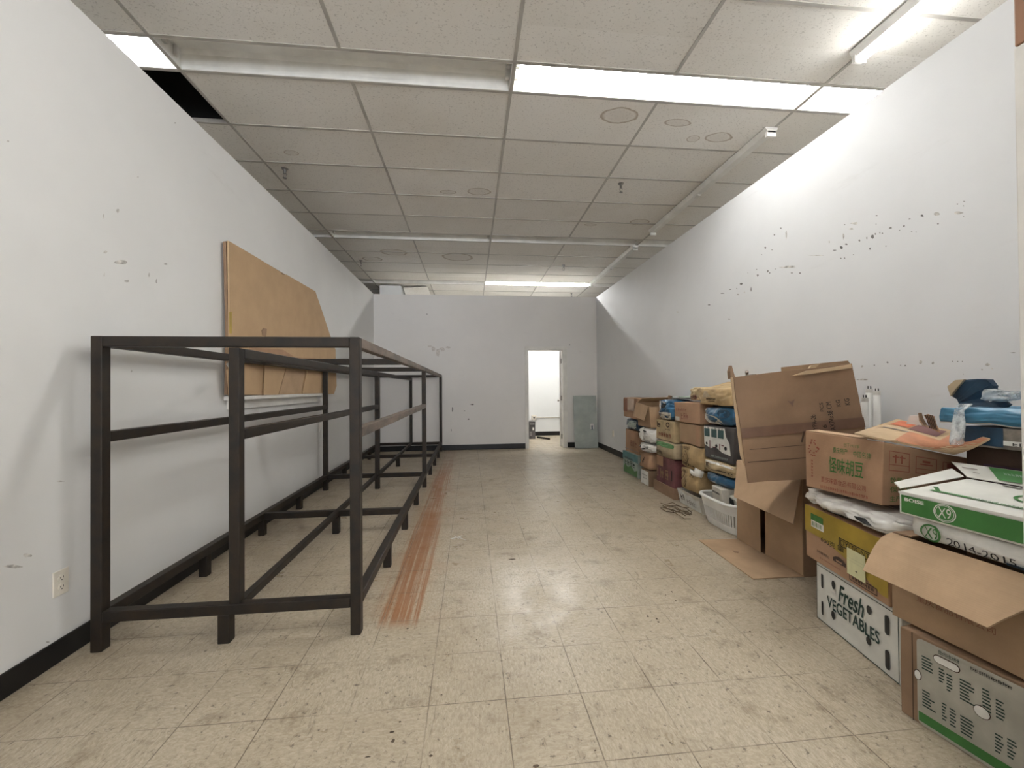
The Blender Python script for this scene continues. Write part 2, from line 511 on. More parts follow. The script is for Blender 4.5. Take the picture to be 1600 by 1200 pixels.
def text(face, body, s0, s1, t0, t1, mat, parent, name='printed_text', rot=0, off=.003, shear=0, bold=0):
    cu = bpy.data.curves.new('lettering', 'FONT')
    cu.body = body; cu.resolution_u = 3; cu.shear = shear; cu.offset = bold
    to = bpy.data.objects.new('lettering', cu)
    C.objects.link(to)
    dg = bpy.context.evaluated_depsgraph_get()
    me = bpy.data.meshes.new_from_object(to.evaluated_get(dg))
    bpy.data.objects.remove(to); bpy.data.curves.remove(cu)
    xs = [v.co.x for v in me.vertices]; ys = [v.co.y for v in me.vertices]
    if not xs: return None
    x0, x1, y0, y1 = min(xs), max(xs), min(ys), max(ys)
    bm = bmesh.new(); bm.from_mesh(me); bpy.data.meshes.remove(me)
    for v in bm.verts:
        a, b = (v.co.x-x0)/(x1-x0), (v.co.y-y0)/(y1-y0)
        if rot == 90: a, b = 1-b, a
        v.co = face.at(s0+(s1-s0)*a, t0+(t1-t0)*b, off)
    return obj(name, bm, mat, parent)

# ------------------------------------------------------------------ room shell
struct('floor', box_bm(-6, 6.5, -8.8, 10.6, -.12, 0), 'floor')
def base_strip(name, x0, x1, y0, y1, h=.105):
    return struct(name, box_bm(x0, x1, y0, y1, 0, h, .004), 'base')

wl = struct('wall_left', box_bm(XL-.12, XL, -8.8, 10.5, 0, HW), 'wall')
wr = struct('wall_right', box_bm(XR, XR+.12, .74, 10.5, 0, HW), 'wall_r')
DX0, DX1, DZ = 1.185, 1.905, 2.015
bm = bmesh.new()
add_box(bm, XL, DX0-.02, YF, YF+.12, 0, HW)
add_box(bm, DX1+.02, XR, YF, YF+.12, 0, HW)
add_box(bm, DX0-.02, DX1+.02, YF, YF+.12, DZ+.02, HW)
wf = struct('wall_far', bm, 'wall_f')
wb = struct('wall_back', box_bm(XL, XR, 10.45, 10.57, 0, ZC), 'wall_b')
struct('wall_block_left', box_bm(-6.1, -6.0, -8.8, 10.6, 0, 4.3), 'wall')  # unseen outer side walls, added to block world light from the sides
struct('wall_block_right', box_bm(6.5, 6.6, -8.8, 10.6, 0, 4.3), 'wall')
struct('wall_block_front_left', box_bm(-6.0, XL, -8.8, -8.7, 0, 4.3), 'wall')  # unseen front pieces, added to keep world light out beside the room
struct('wall_block_front_right', box_bm(XR+1.2, 6.5, -8.8, -8.7, 0, 4.3), 'wall')
struct('wall_rear_left', box_bm(-6.0, XL, 10.5, 10.6, 0, 4.3), 'wall')
struct('wall_rear_right', box_bm(XR, 6.5, 10.5, 10.6, 0, 4.3), 'wall')
bh = struct('wall_bulkhead', box_bm(-2.02, -1.55, 9.42, 10.44, 2.75, 3.575), 'wall_b')
base_strip('baseboard_left', XL, XL+.012, -8.8, YF)
base_strip('baseboard_right', XR-.012, XR, .9, YF)
base_strip('baseboard_far', XL+.012, DX0-.075, YF-.012, YF)
base_strip('baseboard_far_corner', DX1+.085, XR-.012, YF-.012, YF)
base_strip('baseboard_back', XL, XR, 10.438, 10.45)

# wall end beside the camera: casing with brown wood above
ju = px(1593.6, 600, 'Y', .874)
struct('wall_near', box_bm(ju.x+.04, XR, .74, .86, 0, HW), 'wall')
jt = px(1594, 76, 'Y', .872).z
struct('trim_3', box_bm(ju.x, ju.x+.055, .73, .874, 0, jt, .003), 'trim')
struct('trim_4', box_bm(ju.x+.002, ju.x+.08, .73, .874, jt+.004, HW, .003), 'brown')

# door opening into the back room
dr = struct('door_1', box_bm(DX0-.02, DX0, YF-.004, YF+.124, 0, DZ+.02), 'trim')
def dpart(name, b, m='trim', par=None):
    return obj(name, b, m, par or dr)
dpart('jamb', box_bm(DX1, DX1+.02, YF-.004, YF+.124, 0, DZ+.02))
dpart('head_jamb', box_bm(DX0, DX1, YF-.004, YF+.124, DZ, DZ+.02))
dpart('casing', box_bm(DX0-.075, DX0-.008, YF-.02, YF-.004, 0, DZ+.075, .004))
dpart('casing', box_bm(DX1+.008, DX1+.085, YF-.02, YF-.004, 0, DZ+.075, .004))
dpart('head_casing', box_bm(DX0-.008, DX1+.008, YF-.02, YF-.004, DZ+.008, DZ+.075, .004))
# the leaf stands open past a right angle, edge on
hx, hy, la = DX1-.004, YF+.128, math.radians(13.5)
def leafpt(d, k, z): return V((hx+d*math.sin(la)+k*math.cos(la), hy+d*math.cos(la)-k*math.sin(la), z))
c8 = [leafpt(0, -.040, DZ-.01), leafpt(0, 0, DZ-.01), leafpt(0, 0, .012), leafpt(0, -.040, .012)]
c8 += [leafpt(.715, -.040, DZ-.01), leafpt(.715, 0, DZ-.01), leafpt(.715, 0, .012), leafpt(.715, -.040, .012)]
leaf = dpart('door_leaf', hex_bm(c8, .003))
for z in (.22, 1.02, 1.80):
    b = box_bm(DX1-.014, DX1-.001, YF+.085, YF+.124, z-.05, z+.05)
    add_cyl(b, (DX1-.012, YF+.124, z-.052), (DX1-.012, YF+.124, z+.052), .008, n=10)
    dpart('hinge', b, 'hinge')
b = bmesh.new()
kp = leafpt(.65, -.04, .95); kd = (leafpt(.65, -.1, .95)-kp)
add_cyl(b, kp, kp+kd*.6, .012); add_cyl(b, kp+kd*.5, kp+kd, .028, .022)
dpart('door_knob', b, 'hinge')

# ceiling tiles with openings, tee grid, void above
xe = [CX0+1.2192*i for i in range(-5, 6)]
rows = [CY0-.6096*k for k in range(19, 0, -1)] + [CY0, CY0+.3048] + [CY0+.3048+.6096*k for k in range(1, 6)]
F2 = rows[-1]
rows += [F2+.3048] + [F2+.3048+.6096*k for k in range(1, 5)]
F3 = rows[-1]
rows += [F3+.3048] + [F3+.3048+.6096*k for k in range(1, 3)]
F0 = CY0-.6096*5
HOLE = (xe[2], CY0+.3048)
b = bmesh.new()
fixrow = {round(CY0, 3), round(F2, 3), round(F3, 3)}
for i in range(len(xe)-1):
    for j in range(len(rows)-1):
        x0, x1, y0, y1 = xe[i], xe[i+1], rows[j], rows[j+1]
        if round(y0, 3) in fixrow: continue
        if abs(x0-HOLE[0]) < .01 and abs(y0-HOLE[1]) < .01: continue
        sag = .0 if random.random() < .6 else random.uniform(.001, .005)
        add_box(b, x0+.004, x1-.004, y0+.004, y1-.004, ZC-sag, ZC+.018)
ceil = struct('ceiling', b, 'ceil')
b = bmesh.new()
hx0, hy0 = HOLE
for f in (((hx0, hy0, ZC+.03), (hx0, hy0, 4.3), (hx0+1.22, hy0, 4.3), (hx0+1.22, hy0, ZC+.03)),
          ((hx0, hy0+.61, ZC+.03), (hx0, hy0+.61, 4.3), (hx0+1.22, hy0+.61, 4.3), (hx0+1.22, hy0+.61, ZC+.03)),
          ((hx0, hy0, ZC+.03), (hx0, hy0, 4.3), (hx0, hy0+.61, 4.3), (hx0, hy0+.61, ZC+.03)),
          ((hx0+1.22, hy0, ZC+.03), (hx0+1.22, hy0, 4.3), (hx0+1.22, hy0+.61, 4.3), (hx0+1.22, hy0+.61, ZC+.03)),
          ((hx0, hy0, 4.3), (hx0+1.22, hy0, 4.3), (hx0+1.22, hy0+.61, 4.3), (hx0, hy0+.61, 4.3))):
    b.faces.new([b.verts.new(p) for p in f])
obj('ceiling_void', b, 'dark', ceil)
b = bmesh.new()
for i, x in enumerate(xe):
    if i % 2 == 1:
        add_box(b, x-.012, x+.012, rows[0], rows[-1], ZC-.006, ZC+.03)
    else:   # the runner is cut where an eight-foot fixture spans it
        a = rows[0]
        for f0 in (CY0, F2, F3):
            add_box(b, x-.012, x+.012, a, f0-.012, ZC-.006, ZC+.03); a = f0+.3048+.012
        add_box(b, x-.012, x+.012, a, rows[-1], ZC-.006, ZC+.03)
for y in rows: add_box(b, xe[0], xe[-1], y-.012, y+.012, ZC-.0055, ZC+.0295)
struct('trim_1', b, 'grid')
struct('roof_slab', box_bm(-6.1, 6.6, -8.8, 10.6, 4.32, 4.36), 'dark')  # unseen dark roof slab, closes off the world above the tiles

# a ceiling tile hanging loose by the bulkhead
b = hex_bm([V((-1.50, 9.46, 3.54)), V((-.97, 9.44, 3.57)), V((-.97, 9.44, 3.555)), V((-1.50, 9.46, 3.52)),
            V((-1.52, 9.98, 3.42)), V((-.93, 9.98, 3.47)), V((-.93, 9.98, 3.455)), V((-1.52, 9.98, 3.40))], .003, .012, 2, 5)
lt = obj('ceiling_tile', b, 'ceil', loc=(-1.25, 9.7, 3.48))
tag(lt, 'loose white ceiling tile sagging from the ceiling beside the bulkhead beyond the far wall', 'ceiling tile')

# ------------------------------------------------------------------ recessed two-tube troffers, one foot by eight
def troffer(x, y, lit, label, first={}, glow='glow'):
    L, W, D = 2.4384, .3048, .105
    if (lit, glow) not in first:
        t = thing('ceiling_light', label, 'ceiling light', (x, y, ZC), 'recessed fluorescent fixtures')
        b = bmesh.new()
        prof = [(.014, .0), (.02, .03), (.05, .085), (.09, D), (W-.09, D), (W-.05, .085), (W-.02, .03), (W-.014, 0)]
        r0 = [b.verts.new((x+.014, y+p, ZC+q)) for p, q in prof]; r1 = [b.verts.new((x+L-.014, y+p, ZC+q)) for p, q in prof]
        for i in range(len(prof)-1): b.faces.new((r0[i], r0[i+1], r1[i+1], r1[i]))
        obj('reflector', b, 'enamel', t)
        for xx in (x+.014, x+L-.014):
            b = bmesh.new()
            b.faces.new([b.verts.new((xx, y+p, ZC+q)) for p, q in prof])
            obj('end_plate', b, 'enamel', t)
        b = bmesh.new()
        for (p, q, r, s) in ((.012, .02, 0, L), (W-.02, W-.012, 0, L)):
            add_box(b, x+r+.006, x+s-.006, y+p, y+q, ZC-.004, ZC+.004)
        for xx in (x+.008, x+L-.018): add_box(b, xx, xx+.01, y+.012, y+W-.012, ZC-.004, ZC+.004)
        obj('face_frame', b, 'enamel', t)
        for yy in (.095, .21):
            for xx in (x+.02, x+L-.05):
                obj('lamp_holder', box_bm(xx, xx+.03, y+yy-.016, y+yy+.016, ZC+.03, ZC+D-.002, .004), 'socket', t)
            if lit:
                obj('fluorescent_tube', add_cyl(bmesh.new(), (x+.05, y+yy, ZC+.052), (x+L-.05, y+yy, ZC+.052), .019, n=14), glow, t, True)
        if not lit:
            obj('ballast_cover', box_bm(x+.06, x+L-.06, y+.115, y+.19, ZC+.075, ZC+D-.001, .006), 'enamel', t)
        first[(lit, glow)] = t
        return t
    t = copy_tree(first[(lit, glow)])
    t.location = (x, y, ZC); t['label'] = label
    return t
X0, X1, Xm, Xp = CX0-2.4384, CX0+2.4384, CX0-4.8768, CX0+2.4384
troffer(CX0, CY0, True, 'lit recessed two-tube ceiling fixture nearest the camera, over the middle of the room')
troffer(Xm, CY0, True, 'lit recessed ceiling fixture cut off by the rack-side wall, beside the missing tile')
troffer(Xp, CY0, True, 'lit recessed ceiling fixture in the first row cut off by the wall above the cartons')
troffer(X0, CY0, False, 'unlit empty recessed fixture in the first row, next to the missing ceiling tile')
troffer(X0, F2, False, 'unlit empty recessed fixture in the second row, on the rack side')
troffer(CX0, F2, False, 'unlit empty recessed fixture in the second row, on the carton side')
troffer(Xp, F2, False, 'unlit end of a recessed fixture in the second row, beyond the strip light')
troffer(CX0, F3, True, 'lit recessed ceiling fixture just beyond the far wall', glow='glow_far')
troffer(X0, F3, False, 'unlit recessed ceiling fixture beyond the far wall, above the bulkhead')
troffer(Xm, F3, False, 'unlit recessed fixture beyond the far wall on the rack side, past the bulkhead')
troffer(Xp, F3, False, 'unlit end of a recessed fixture beyond the far wall, past the far strip light')
troffer(Xm, F2, False, 'unlit recessed fixture of the second row beyond the rack-side wall')
# surface-mounted strip lights; the pair behind the camera is unseen, added for fill
def surface_fixture(x0, x1, y0, y1, zt, lit, label, group, along='Y'):
    t = thing('strip_light', label, 'strip light', ((x0+x1)/2, y0, zt), group)
    cx = (x0+x1)/2
    b = bmesh.new()
    prof = [(-.035, -.05), (-.06, -.012), (-.06, 0), (.06, 0), (.06, -.012), (.035, -.05)]
    a = [b.verts.new((cx+p, y0, zt+q)) for p, q in prof]; c = [b.verts.new((cx+p, y1, zt+q)) for p, q in prof]
    for i in range(6): b.faces.new((a[i], a[(i+1) % 6], c[(i+1) % 6], c[i]))
    b.faces.new(a[::-1]); b.faces.new(c)
    obj('channel', b, 'enamel', t)
    for yy in (y0, y1-.03):
        obj('lamp_holder', box_bm(cx-.045, cx+.045, yy, yy+.03, zt-.085, zt-.03, .005), 'socket', t)
    if lit:
        obj('fluorescent_tube', add_cyl(bmesh.new(), (cx, y0+.03, zt-.075), (cx, y1-.03, zt-.075), .019, n=14), 'glow', t, True)
    else:
        b = bmesh.new()
        add_box(b, cx-.02, cx+.02, (y0+y1)/2-.04, (y0+y1)/2+.04, zt-.07, zt-.05, .004)
        obj('starter_box', b, 'socket', t)
    return t
SX = 2.735
surface_fixture(SX-.06, SX+.06, .16, 2.60, ZC-.008, True, 'lit single-tube strip light along the ceiling nearest the camera above the cartons', 'strip lights above the cartons')
surface_fixture(SX-.06, SX+.06, 3.42, 5.86, ZC-.008, False, 'unlit white strip light without tube, middle of the run along the ceiling', 'strip lights above the cartons')
surface_fixture(SX-.06, SX+.06, 6.50, 8.93, ZC-.008, False, 'unlit strip light at the far end of the run, touching the far lit fixture', 'strip lights above the cartons')
surface_fixture(-1.0-.06, -1.0+.06, -1.4, 1.04, ZC-.008, True, 'added fill strip light, unseen on the ceiling behind the camera on the rack side', 'added fill strips behind the camera')
surface_fixture(1.0-.06, 1.0+.06, -1.4, 1.04, ZC-.008, True, 'added fill strip light, unseen on the ceiling behind the camera on the carton side', 'added fill strips behind the camera')

# unseen tube lamp added over the doorway to brighten the back room
def back_fill_lamp():
    t = thing('back_fill_lamp', 'added fill tube lamp over the doorway on the back room side of the far wall', 'fill lamp', (1.0, YF+.12, 2.62))
    obj('channel', box_bm(.67, 1.33, YF+.121, YF+.17, 2.57, 2.67, .006), 'enamel', t)
    for x in (.67, 1.30): obj('lamp_holder', box_bm(x, x+.03, YF+.17, YF+.225, 2.59, 2.65, .004), 'socket', t)
    obj('fluorescent_tube', add_cyl(bmesh.new(), (.70, YF+.205, 2.62), (1.30, YF+.205, 2.62), .019, n=14), 'glow_low', t, True)
back_fill_lamp()

# ------------------------------------------------------------------ sprinkler heads
def sprinkler(x, y, label, first=[]):
    if not first:
        t = thing('sprinkler_head', label, 'sprinkler', (x, y, ZC), 'sprinkler heads')
        z = ZC-.001
        obj('escutcheon', add_cyl(bmesh.new(), (x, y, z-.014), (x, y, z), .024, .036, 18), 'chrome', t, False)
        b = bmesh.new()
        add_cyl(b, (x, y, z-.055), (x, y, z-.014), .013, .017, 14)
        for s in (-1, 1):
            add_cyl(b, (x+s*.012, y, z-.05), (x+s*.016, y, z-.07), .0035, n=8)
            add_cyl(b, (x+s*.016, y, z-.07), (x+s*.003, y, z-.098), .0035, n=8)
        obj('frame', b, 'chrome', t)
        obj('deflector', add_cyl(bmesh.new(), (x, y, z-.104), (x, y, z-.099), .02, n=16), 'chrome', t)
        first.append(t)
        return t
    t = copy_tree(first[0]); t.location = (x, y, ZC); t['label'] = label
    return t
sprinkler(-1.955, 4.55, 'sprinkler head hanging from the ceiling nearest the rack-side wall, past the missing tile')
sprinkler(1.75, 4.55, 'sprinkler head on the ceiling beside the unlit strip light, nearer of that side')
sprinkler(-1.98, 7.70, 'sprinkler head on the ceiling over the far end of the rack side')
sprinkler(1.80, 7.70, 'sprinkler head on the ceiling before the far lit fixture')
sprinkler(2.52, 9.95, 'sprinkler head beyond the far wall, behind the far lit fixture')

# ------------------------------------------------------------------ wall outlets
def outlet(p, nx, label, sc=1.0):
    p = V(p)
    t = thing('wall_outlet', label, 'outlet', p)
    X = p.x
    b = box_bm(min(X, X+nx*.007), max(X, X+nx*.007), p.y-.036, p.y+.036, p.z-.058, p.z+.058, .003)
    obj('cover_plate', b, 'plate', t)
    for dz in (-.021, .021):
        bm_ = bmesh.new()
        add_cyl(bm_, (X+nx*.004, p.y, p.z+dz), (X+nx*.0095, p.y, p.z+dz), .0165, n=20)
        r = obj('receptacle', bm_, 'plate', t)
        bm_ = bmesh.new()
        for dy, h in ((-.006, .007), (.006, .009)):
            add_box(bm_, min(X+nx*.009, X+nx*.0102), max(X+nx*.009, X+nx*.0102), p.y+dy-.0014, p.y+dy+.0014, p.z+dz-h/2+.003, p.z+dz+h/2+.003)
        add_cyl(bm_, (X+nx*.009, p.y, p.z+dz-.008), (X+nx*.0102, p.y, p.z+dz-.008), .0026, n=10)
        obj('slots', bm_, 'slot', r)
    return t
outlet((XL+.0005, 2.10, .362), 1, 'ivory duplex outlet low on the wall in front of the rack')
outlet((XR-.0005, 7.35, .38), -1, 'small outlet low on the wall past the carton pile')

# ------------------------------------------------------------------ steel rack
R = thing('steel_rack', 'long dark steel tube rack frame standing along the wall without shelves', 'rack', (-1.19, 5.17, 0))
S = .0254
RX = (-1.785, -1.165, -.588)
RY = (2.17, 5.25, 8.16)
RM = 3.71; RN = 6.70
def tube(name, x0, x1, y0, y1, z0, z1, m='steel'):
    return obj(name, box_bm(x0, x1, y0, y1, z0, z1, .004), m, R)
for i, x in enumerate(RX):
    for j, y in enumerate(RY):
        zb, zt = (.192, 1.456) if (i == 1) else (0, 1.512)
        tube('post', x-S, x+S, y-S, y+S, zb, zt)
for x in (RX[0], RX[2]):
    m = 'steel_worn' if x == RX[2] else 'steel'
    for y0, y1 in ((RY[0], RY[1]), (RY[1], RY[2])):
        tube('top_rail', x-S, x+S, y0+S, y1-S, 1.461, 1.512, m)
        tube('bottom_rail', x-S, x+S, y0+S, y1-S, .140, .191, 'steel')
for y0, y1 in ((RY[0], RY[1]), (RY[1], RY[2])):
    tube('top_rail', RX[1]-S, RX[1]+S, y0+S, y1-S, 1.405, 1.456)
    tube('bottom_rail', RX[1]-S*.8, RX[1]+S*.8, y0+S, y1-S, .150, .191)
for i, x in enumerate(RX):
    tube('middle_rail', x-S, x+S, RY[0]+S, RY[1]-S, .997, 1.048, 'steel_worn' if i == 2 else 'steel')
for y in (RY[0], RM, RY[1], RY[2]):
    tube('top_crossbar', RX[0]+S, RX[2]-S, y-S, y+S, 1.4605, 1.5115)
for y in (RY[0], RM, RY[1], RN, RY[2]):
    tube('bottom_crossbar', RX[0]+S, RX[2]-S, y-S, y+S, .1395, .1905)
for x in (RX[0], RX[2]):
    for y in (2.95, RM, 4.47, 6.0, RN, 7.43):
        tube('foot', x-S, x+S, y-S, y+S, 0, .141)
for y in (RY[0], RM-.03, RY[1], RN):
    xx = RX[1]-.05 if y == RY[0] else RX[1]
    tube('foot', xx-S*1.1, xx+S*1.1, y-S, y+S, 0, .141)

# ------------------------------------------------------------------ boarded opening in the wall over the rack
win = struct('window_1', box_bm(XL, XL+.02, 3.50, 3.56, 1.19, 2.36), 'trim')
b = bmesh.new()
add_box(b, XL, XL+.02, 5.20, 5.26, 1.19, 2.36); add_box(b, XL, XL+.02, 3.56, 5.20, 2.30, 2.36)
obj('window_frame', b, 'trim', win)
obj('window_sill', box_bm(XL, XL+.075, 3.36, 5.28, 1.165, 1.197, .005), 'trim', win)
obj('window_apron', box_bm(XL, XL+.02, 3.40, 5.25, 1.09, 1.165, .004), 'trim', win)
PX_ = -1.838
cp = thing('cardboard_panel', 'large torn cardboard sheet covering a wall opening above the rack', 'cardboard sheet', (-1.86, 4.5, 1.198))
def pq(lst, x): return [px(340+a/4.285, 360+c/4.285, 'X', x) for a, c in lst]
main = [(75, 70), (270, 185), (425, 282), (432, 296), (455, 298), (462, 296), (655, 408), (700, 540), (757, 712), (790, 800), (797, 1040), (780, 1095), (720, 1098), (80, 1104), (82, 700)]
obj('sheet', slab_bm(pq(main, PX_), (-1, 0, 0), .012), 'cb_panel', cp)
back = [(55, 75), (75, 72), (640, 405), (640, 1080), (75, 1100), (62, 1100), (70, 700)]
obj('backing_sheet', slab_bm(pq(back, PX_-.02), (-1, 0, 0), .02), 'cb_dark', cp)
for nm, lst, m, dx in (('patch', [(92, 545), (160, 553), (290, 660), (335, 720), (340, 800), (92, 800)], 'cb_panel', .004),
                       ('torn_strip', [(215, 785), (330, 790), (440, 800), (520, 850), (640, 855), (735, 870), (790, 870), (790, 905), (600, 900), (400, 860), (215, 815)], 'cb_red', .006),
                       ('flap', [(62, 935), (125, 895), (272, 905), (302, 1098), (80, 1106)], 'cb_panel', .012),
                       ('flap', [(318, 900), (456, 918), (405, 1100), (308, 1102)], 'cb_panel', .016),
                       ('flap', [(462, 918), (590, 928), (560, 1090), (412, 1098)], 'cb_light', .008),
                       ('flap', [(603, 930), (720, 950), (762, 960), (750, 1088), (568, 1092)], 'cb_panel', .014)):
    b = slab_bm(pq(lst, PX_+dx), (-1, 0, 0), .006)
    obj(nm, b, m, cp)
obj('paper_scrap', slab_bm(pq([(58, 895), (75, 882), (130, 880), (85, 930)], PX_+.02), (-1, 0, 0), .003), 'paper', cp)
obj('tear_mark', slab_bm(pq([(295, 670), (312, 655), (330, 660), (325, 712), (300, 705)], PX_+.006), (-1, 0, 0), .004), 'cb_dark', cp)
obj('edge_tape', slab_bm(pq([(80, 545), (96, 545), (96, 690), (82, 690)], PX_+.005), (-1, 0, 0), .003), 'yellow', cp)

# ------------------------------------------------------------------ scuffs on the walls
def scuffs(wall, name, plane, val, lst, mat, off):
    b = bmesh.new()
    for (u, v, ru, rv) in lst:
        k = random.randint(6, 9); ph = random.random()*6
        pts = [px(u+ru*random.uniform(.5, 1)*math.cos(ph+2*math.pi*i/k), v+rv*random.uniform(.5, 1)*math.sin(ph+2*math.pi*i/k), plane, val)+V(off) for i in range(k)]
        b.faces.new([b.verts.new(p) for p in pts])
    return obj(name, b, mat, wall)
MT['scuff'] = pmat('grey_scuff', (.25, .24, .23, 1), .7, .3, 40)
MT['scuff_far'] = pmat('faint_smudge', (.655, .61, .57, 1), .7, .08, 30)
MT['scuff_light'] = pmat('pale_scuff', (.635, .61, .575, 1), .7, .25, 30)
def c7(a, c): return 1050+a/2.909, 270+c/2.909
dark7 = [(315, 505, 10, 8), (390, 465, 7, 9), (435, 447, 7, 10), (445, 455, 4, 5), (470, 437, 4, 4), (295, 525, 4, 5), (360, 530, 4, 20), (168, 600, 8, 5), (260, 665, 9, 4),
         (425, 340, 7, 8), (466, 282, 6, 6), (495, 252, 5, 6), (582, 456, 7, 5), (545, 455, 10, 4), (770, 340, 10, 14), (793, 325, 9, 6), (785, 236, 5, 5), (768, 388, 5, 5), (785, 388, 5, 5),
         (852, 308, 8, 8), (886, 296, 6, 9), (912, 290, 12, 16), (925, 278, 6, 6), (945, 272, 5, 6), (957, 275, 5, 6), (930, 195, 8, 4), (928, 233, 4, 5), (993, 250, 11, 8), (1055, 242, 8, 8),
         (1035, 262, 5, 4), (1090, 268, 6, 4), (1110, 269, 5, 4), (1138, 195, 11, 10), (1080, 210, 10, 5), (1210, 232, 6, 5), (1298, 142, 6, 4), (1328, 130, 8, 3), (1326, 150, 4, 3), (1326, 197, 5, 3),
         (900, 345, 5, 9), (973, 333, 5, 5), (825, 372, 4, 4), (1040, 875, 5, 5), (1060, 876, 5, 6), (980, 862, 7, 7), (920, 874, 5, 4), (1275, 857, 5, 4), (1300, 858, 4, 4), (1320, 858, 4, 4),
         (1325, 915, 4, 3), (1550, 818, 20, 3), (455, 350, 4, 4), (408, 372, 3, 3), (385, 440, 4, 4), (345, 455, 3, 4), (265, 530, 8, 3), (230, 548, 14, 3), (740, 352, 14, 4)]
pale7 = [(1203, 187, 16, 14), (1130, 862, 10, 10), (1187, 865, 8, 8), (1435, 872, 14, 10), (1410, 895, 6, 5), (520, 285, 5, 25), (520, 430, 50, 4), (830, 230, 26, 8), (815, 255, 15, 5), (780, 290, 5, 20),
         (540, 425, 35, 4), (715, 313, 4, 9), (660, 375, 60, 3), (300, 553, 8, 5), (330, 543, 5, 6), (1300, 182, 30, 8), (25, 632, 6, 4), (1455, 890, 6, 4), (870, 940, 40, 5), (865, 880, 8, 7)]
scuffs(wr, 'scuff_marks', 'X', XR, [(*c7(a, c), r/3.6, s/3.6) for a, c, r, s in dark7], 'scuff', (-.0008, 0, 0))
scuffs(wr, 'pale_scuff_marks', 'X', XR, [(*c7(a, c), r/2.909, s/2.909) for a, c, r, s in pale7], 'scuff_light', (-.0006, 0, 0))
def c8_(a, c): return a*.35, 100+c*.35
left_s = [(540, 885, 45, 14), (565, 970, 20, 8), (470, 840, 12, 8), (465, 940, 4, 12), (462, 680, 4, 20), (35, 345, 10, 8), (525, 655, 12, 14), (740, 893, 12, 5), (782, 263, 6, 4), (665, 940, 5, 14), (615, 505, 6, 4), (698, 970, 5, 12)]
scuffs(wl, 'scuff_marks', 'X', XL, [(*c8_(a, c), r*.35, s*.35) for a, c, r, s in left_s]+[(93, 752, 9, 1.5), (42, 868, 9, 4), (20, 885, 22, 3), (74, 1003, 4, 2), (205, 580, 2, 3)], 'scuff_light', (.0006, 0, 0))
scuffs(wf, 'scuff_marks', 'Y', YF, [(707, 640, 1.6, 6), (738, 632, 4, 1.4), (705, 672, 1, 3), (732, 655, 2, 1.5), (890, 539, 1.2, 1.0), (667, 491, 1.3, 1), (726, 642, 2, 1)], 'scuff', (0, -.0008, 0))
scuffs(wf, 'pale_scuff_marks', 'Y', YF, [(677, 545, 5, 5), (684, 551, 5, 7), (691, 546, 6, 4), (700, 543, 6, 2.5), (672, 541, 5, 2)], 'scuff_far', (0, -.0006, 0))

# ------------------------------------------------------------------ back room bits seen through the door
t = thing('computer_tower', 'black computer tower standing on the floor inside the doorway', 'computer', (1.48, 10.0, 0))
obj('case', box_bm(1.405, 1.555, 9.8, 10.2, 0, .42, .006), 'darkcarton', t)
f = Face((1.405, 9.8, .42), (1.555, 9.8, .42), (1.555, 9.8, 0), (1.405, 9.8, 0))
patch(f, .1, .9, .82, .93, 'chrome', 'drive_bay', t, .003)
patch(f, .55, .8, .50, .66, 'paper', 'sticker', t, .003)
patch(f, .1, .45, .18, .42, 'chrome', 'vent', t, .003)
t = thing('conduit_outlet', 'surface outlet box with conduit on the back room wall', 'outlet', (1.62, 10.449, .47))
obj('junction_box', box_bm(1.56, 1.68, 10.39, 10.4495, .41, .53, .006), 'plate', t)
b = bmesh.new(); add_cyl(b, (1.62, 10.388, .47), (1.62, 10.391, .47), .022, n=16)
obj('receptacle', b, 'slot', t)
b = bmesh.new(); add_cyl(b, (1.67, 10.435, .47), (2.60, 10.435, .47), .011, n=10)
obj('conduit', b, 'plate', t)
b = hex_bm([V((1.62, 9.96, .045)), V((1.66, 9.92, .045)), V((1.66, 9.92, 0)), V((1.62, 9.96, 0)), V((1.83, 9.60, .045)), V((1.87, 9.56, .045)), V((1.87, 9.56, 0)), V((1.83, 9.60, 0))], .004)
tag(obj('metal_bar', b, 'steel', loc=(1.74, 9.76, 0)), 'dark bar lying on the back room floor in the doorway', 'bar')

# glass sheet leaning beside the door
gb = hex_bm([V((2.10, 8.235, 1.07)), V((2.585, 8.235, 1.07)), V((2.585, 8.115, .003)), V((2.10, 8.115, .003)),
             V((2.10, 8.243, 1.07)), V((2.585, 8.243, 1.07)), V((2.585, 8.123, .003)), V((2.10, 8.123, .003))], .0015)
gl = thing('glass_sheet', 'dusty greenish glass sheet leaning in the corner beside the doorway', 'glass sheet', (2.34, 8.12, 0))
obj('pane', gb, 'glass', gl)
gf = Face((2.10, 8.235, 1.07), (2.585, 8.235, 1.07), (2.585, 8.115, .003), (2.10, 8.115, .003))
patch(gf, .70, .84, .36, .46, 'paper', 'label_residue', gl, .002)
patch(gf, .74, .80, .35, .43, 'darkblue', 'tape_scrap', gl, .003)

# ------------------------------------------------------------------ cartons and sacks: builders
GC = 'cartons in the pile along the wall'
GS = 'sacks and bags in the pile along the wall'
XB = 2.60

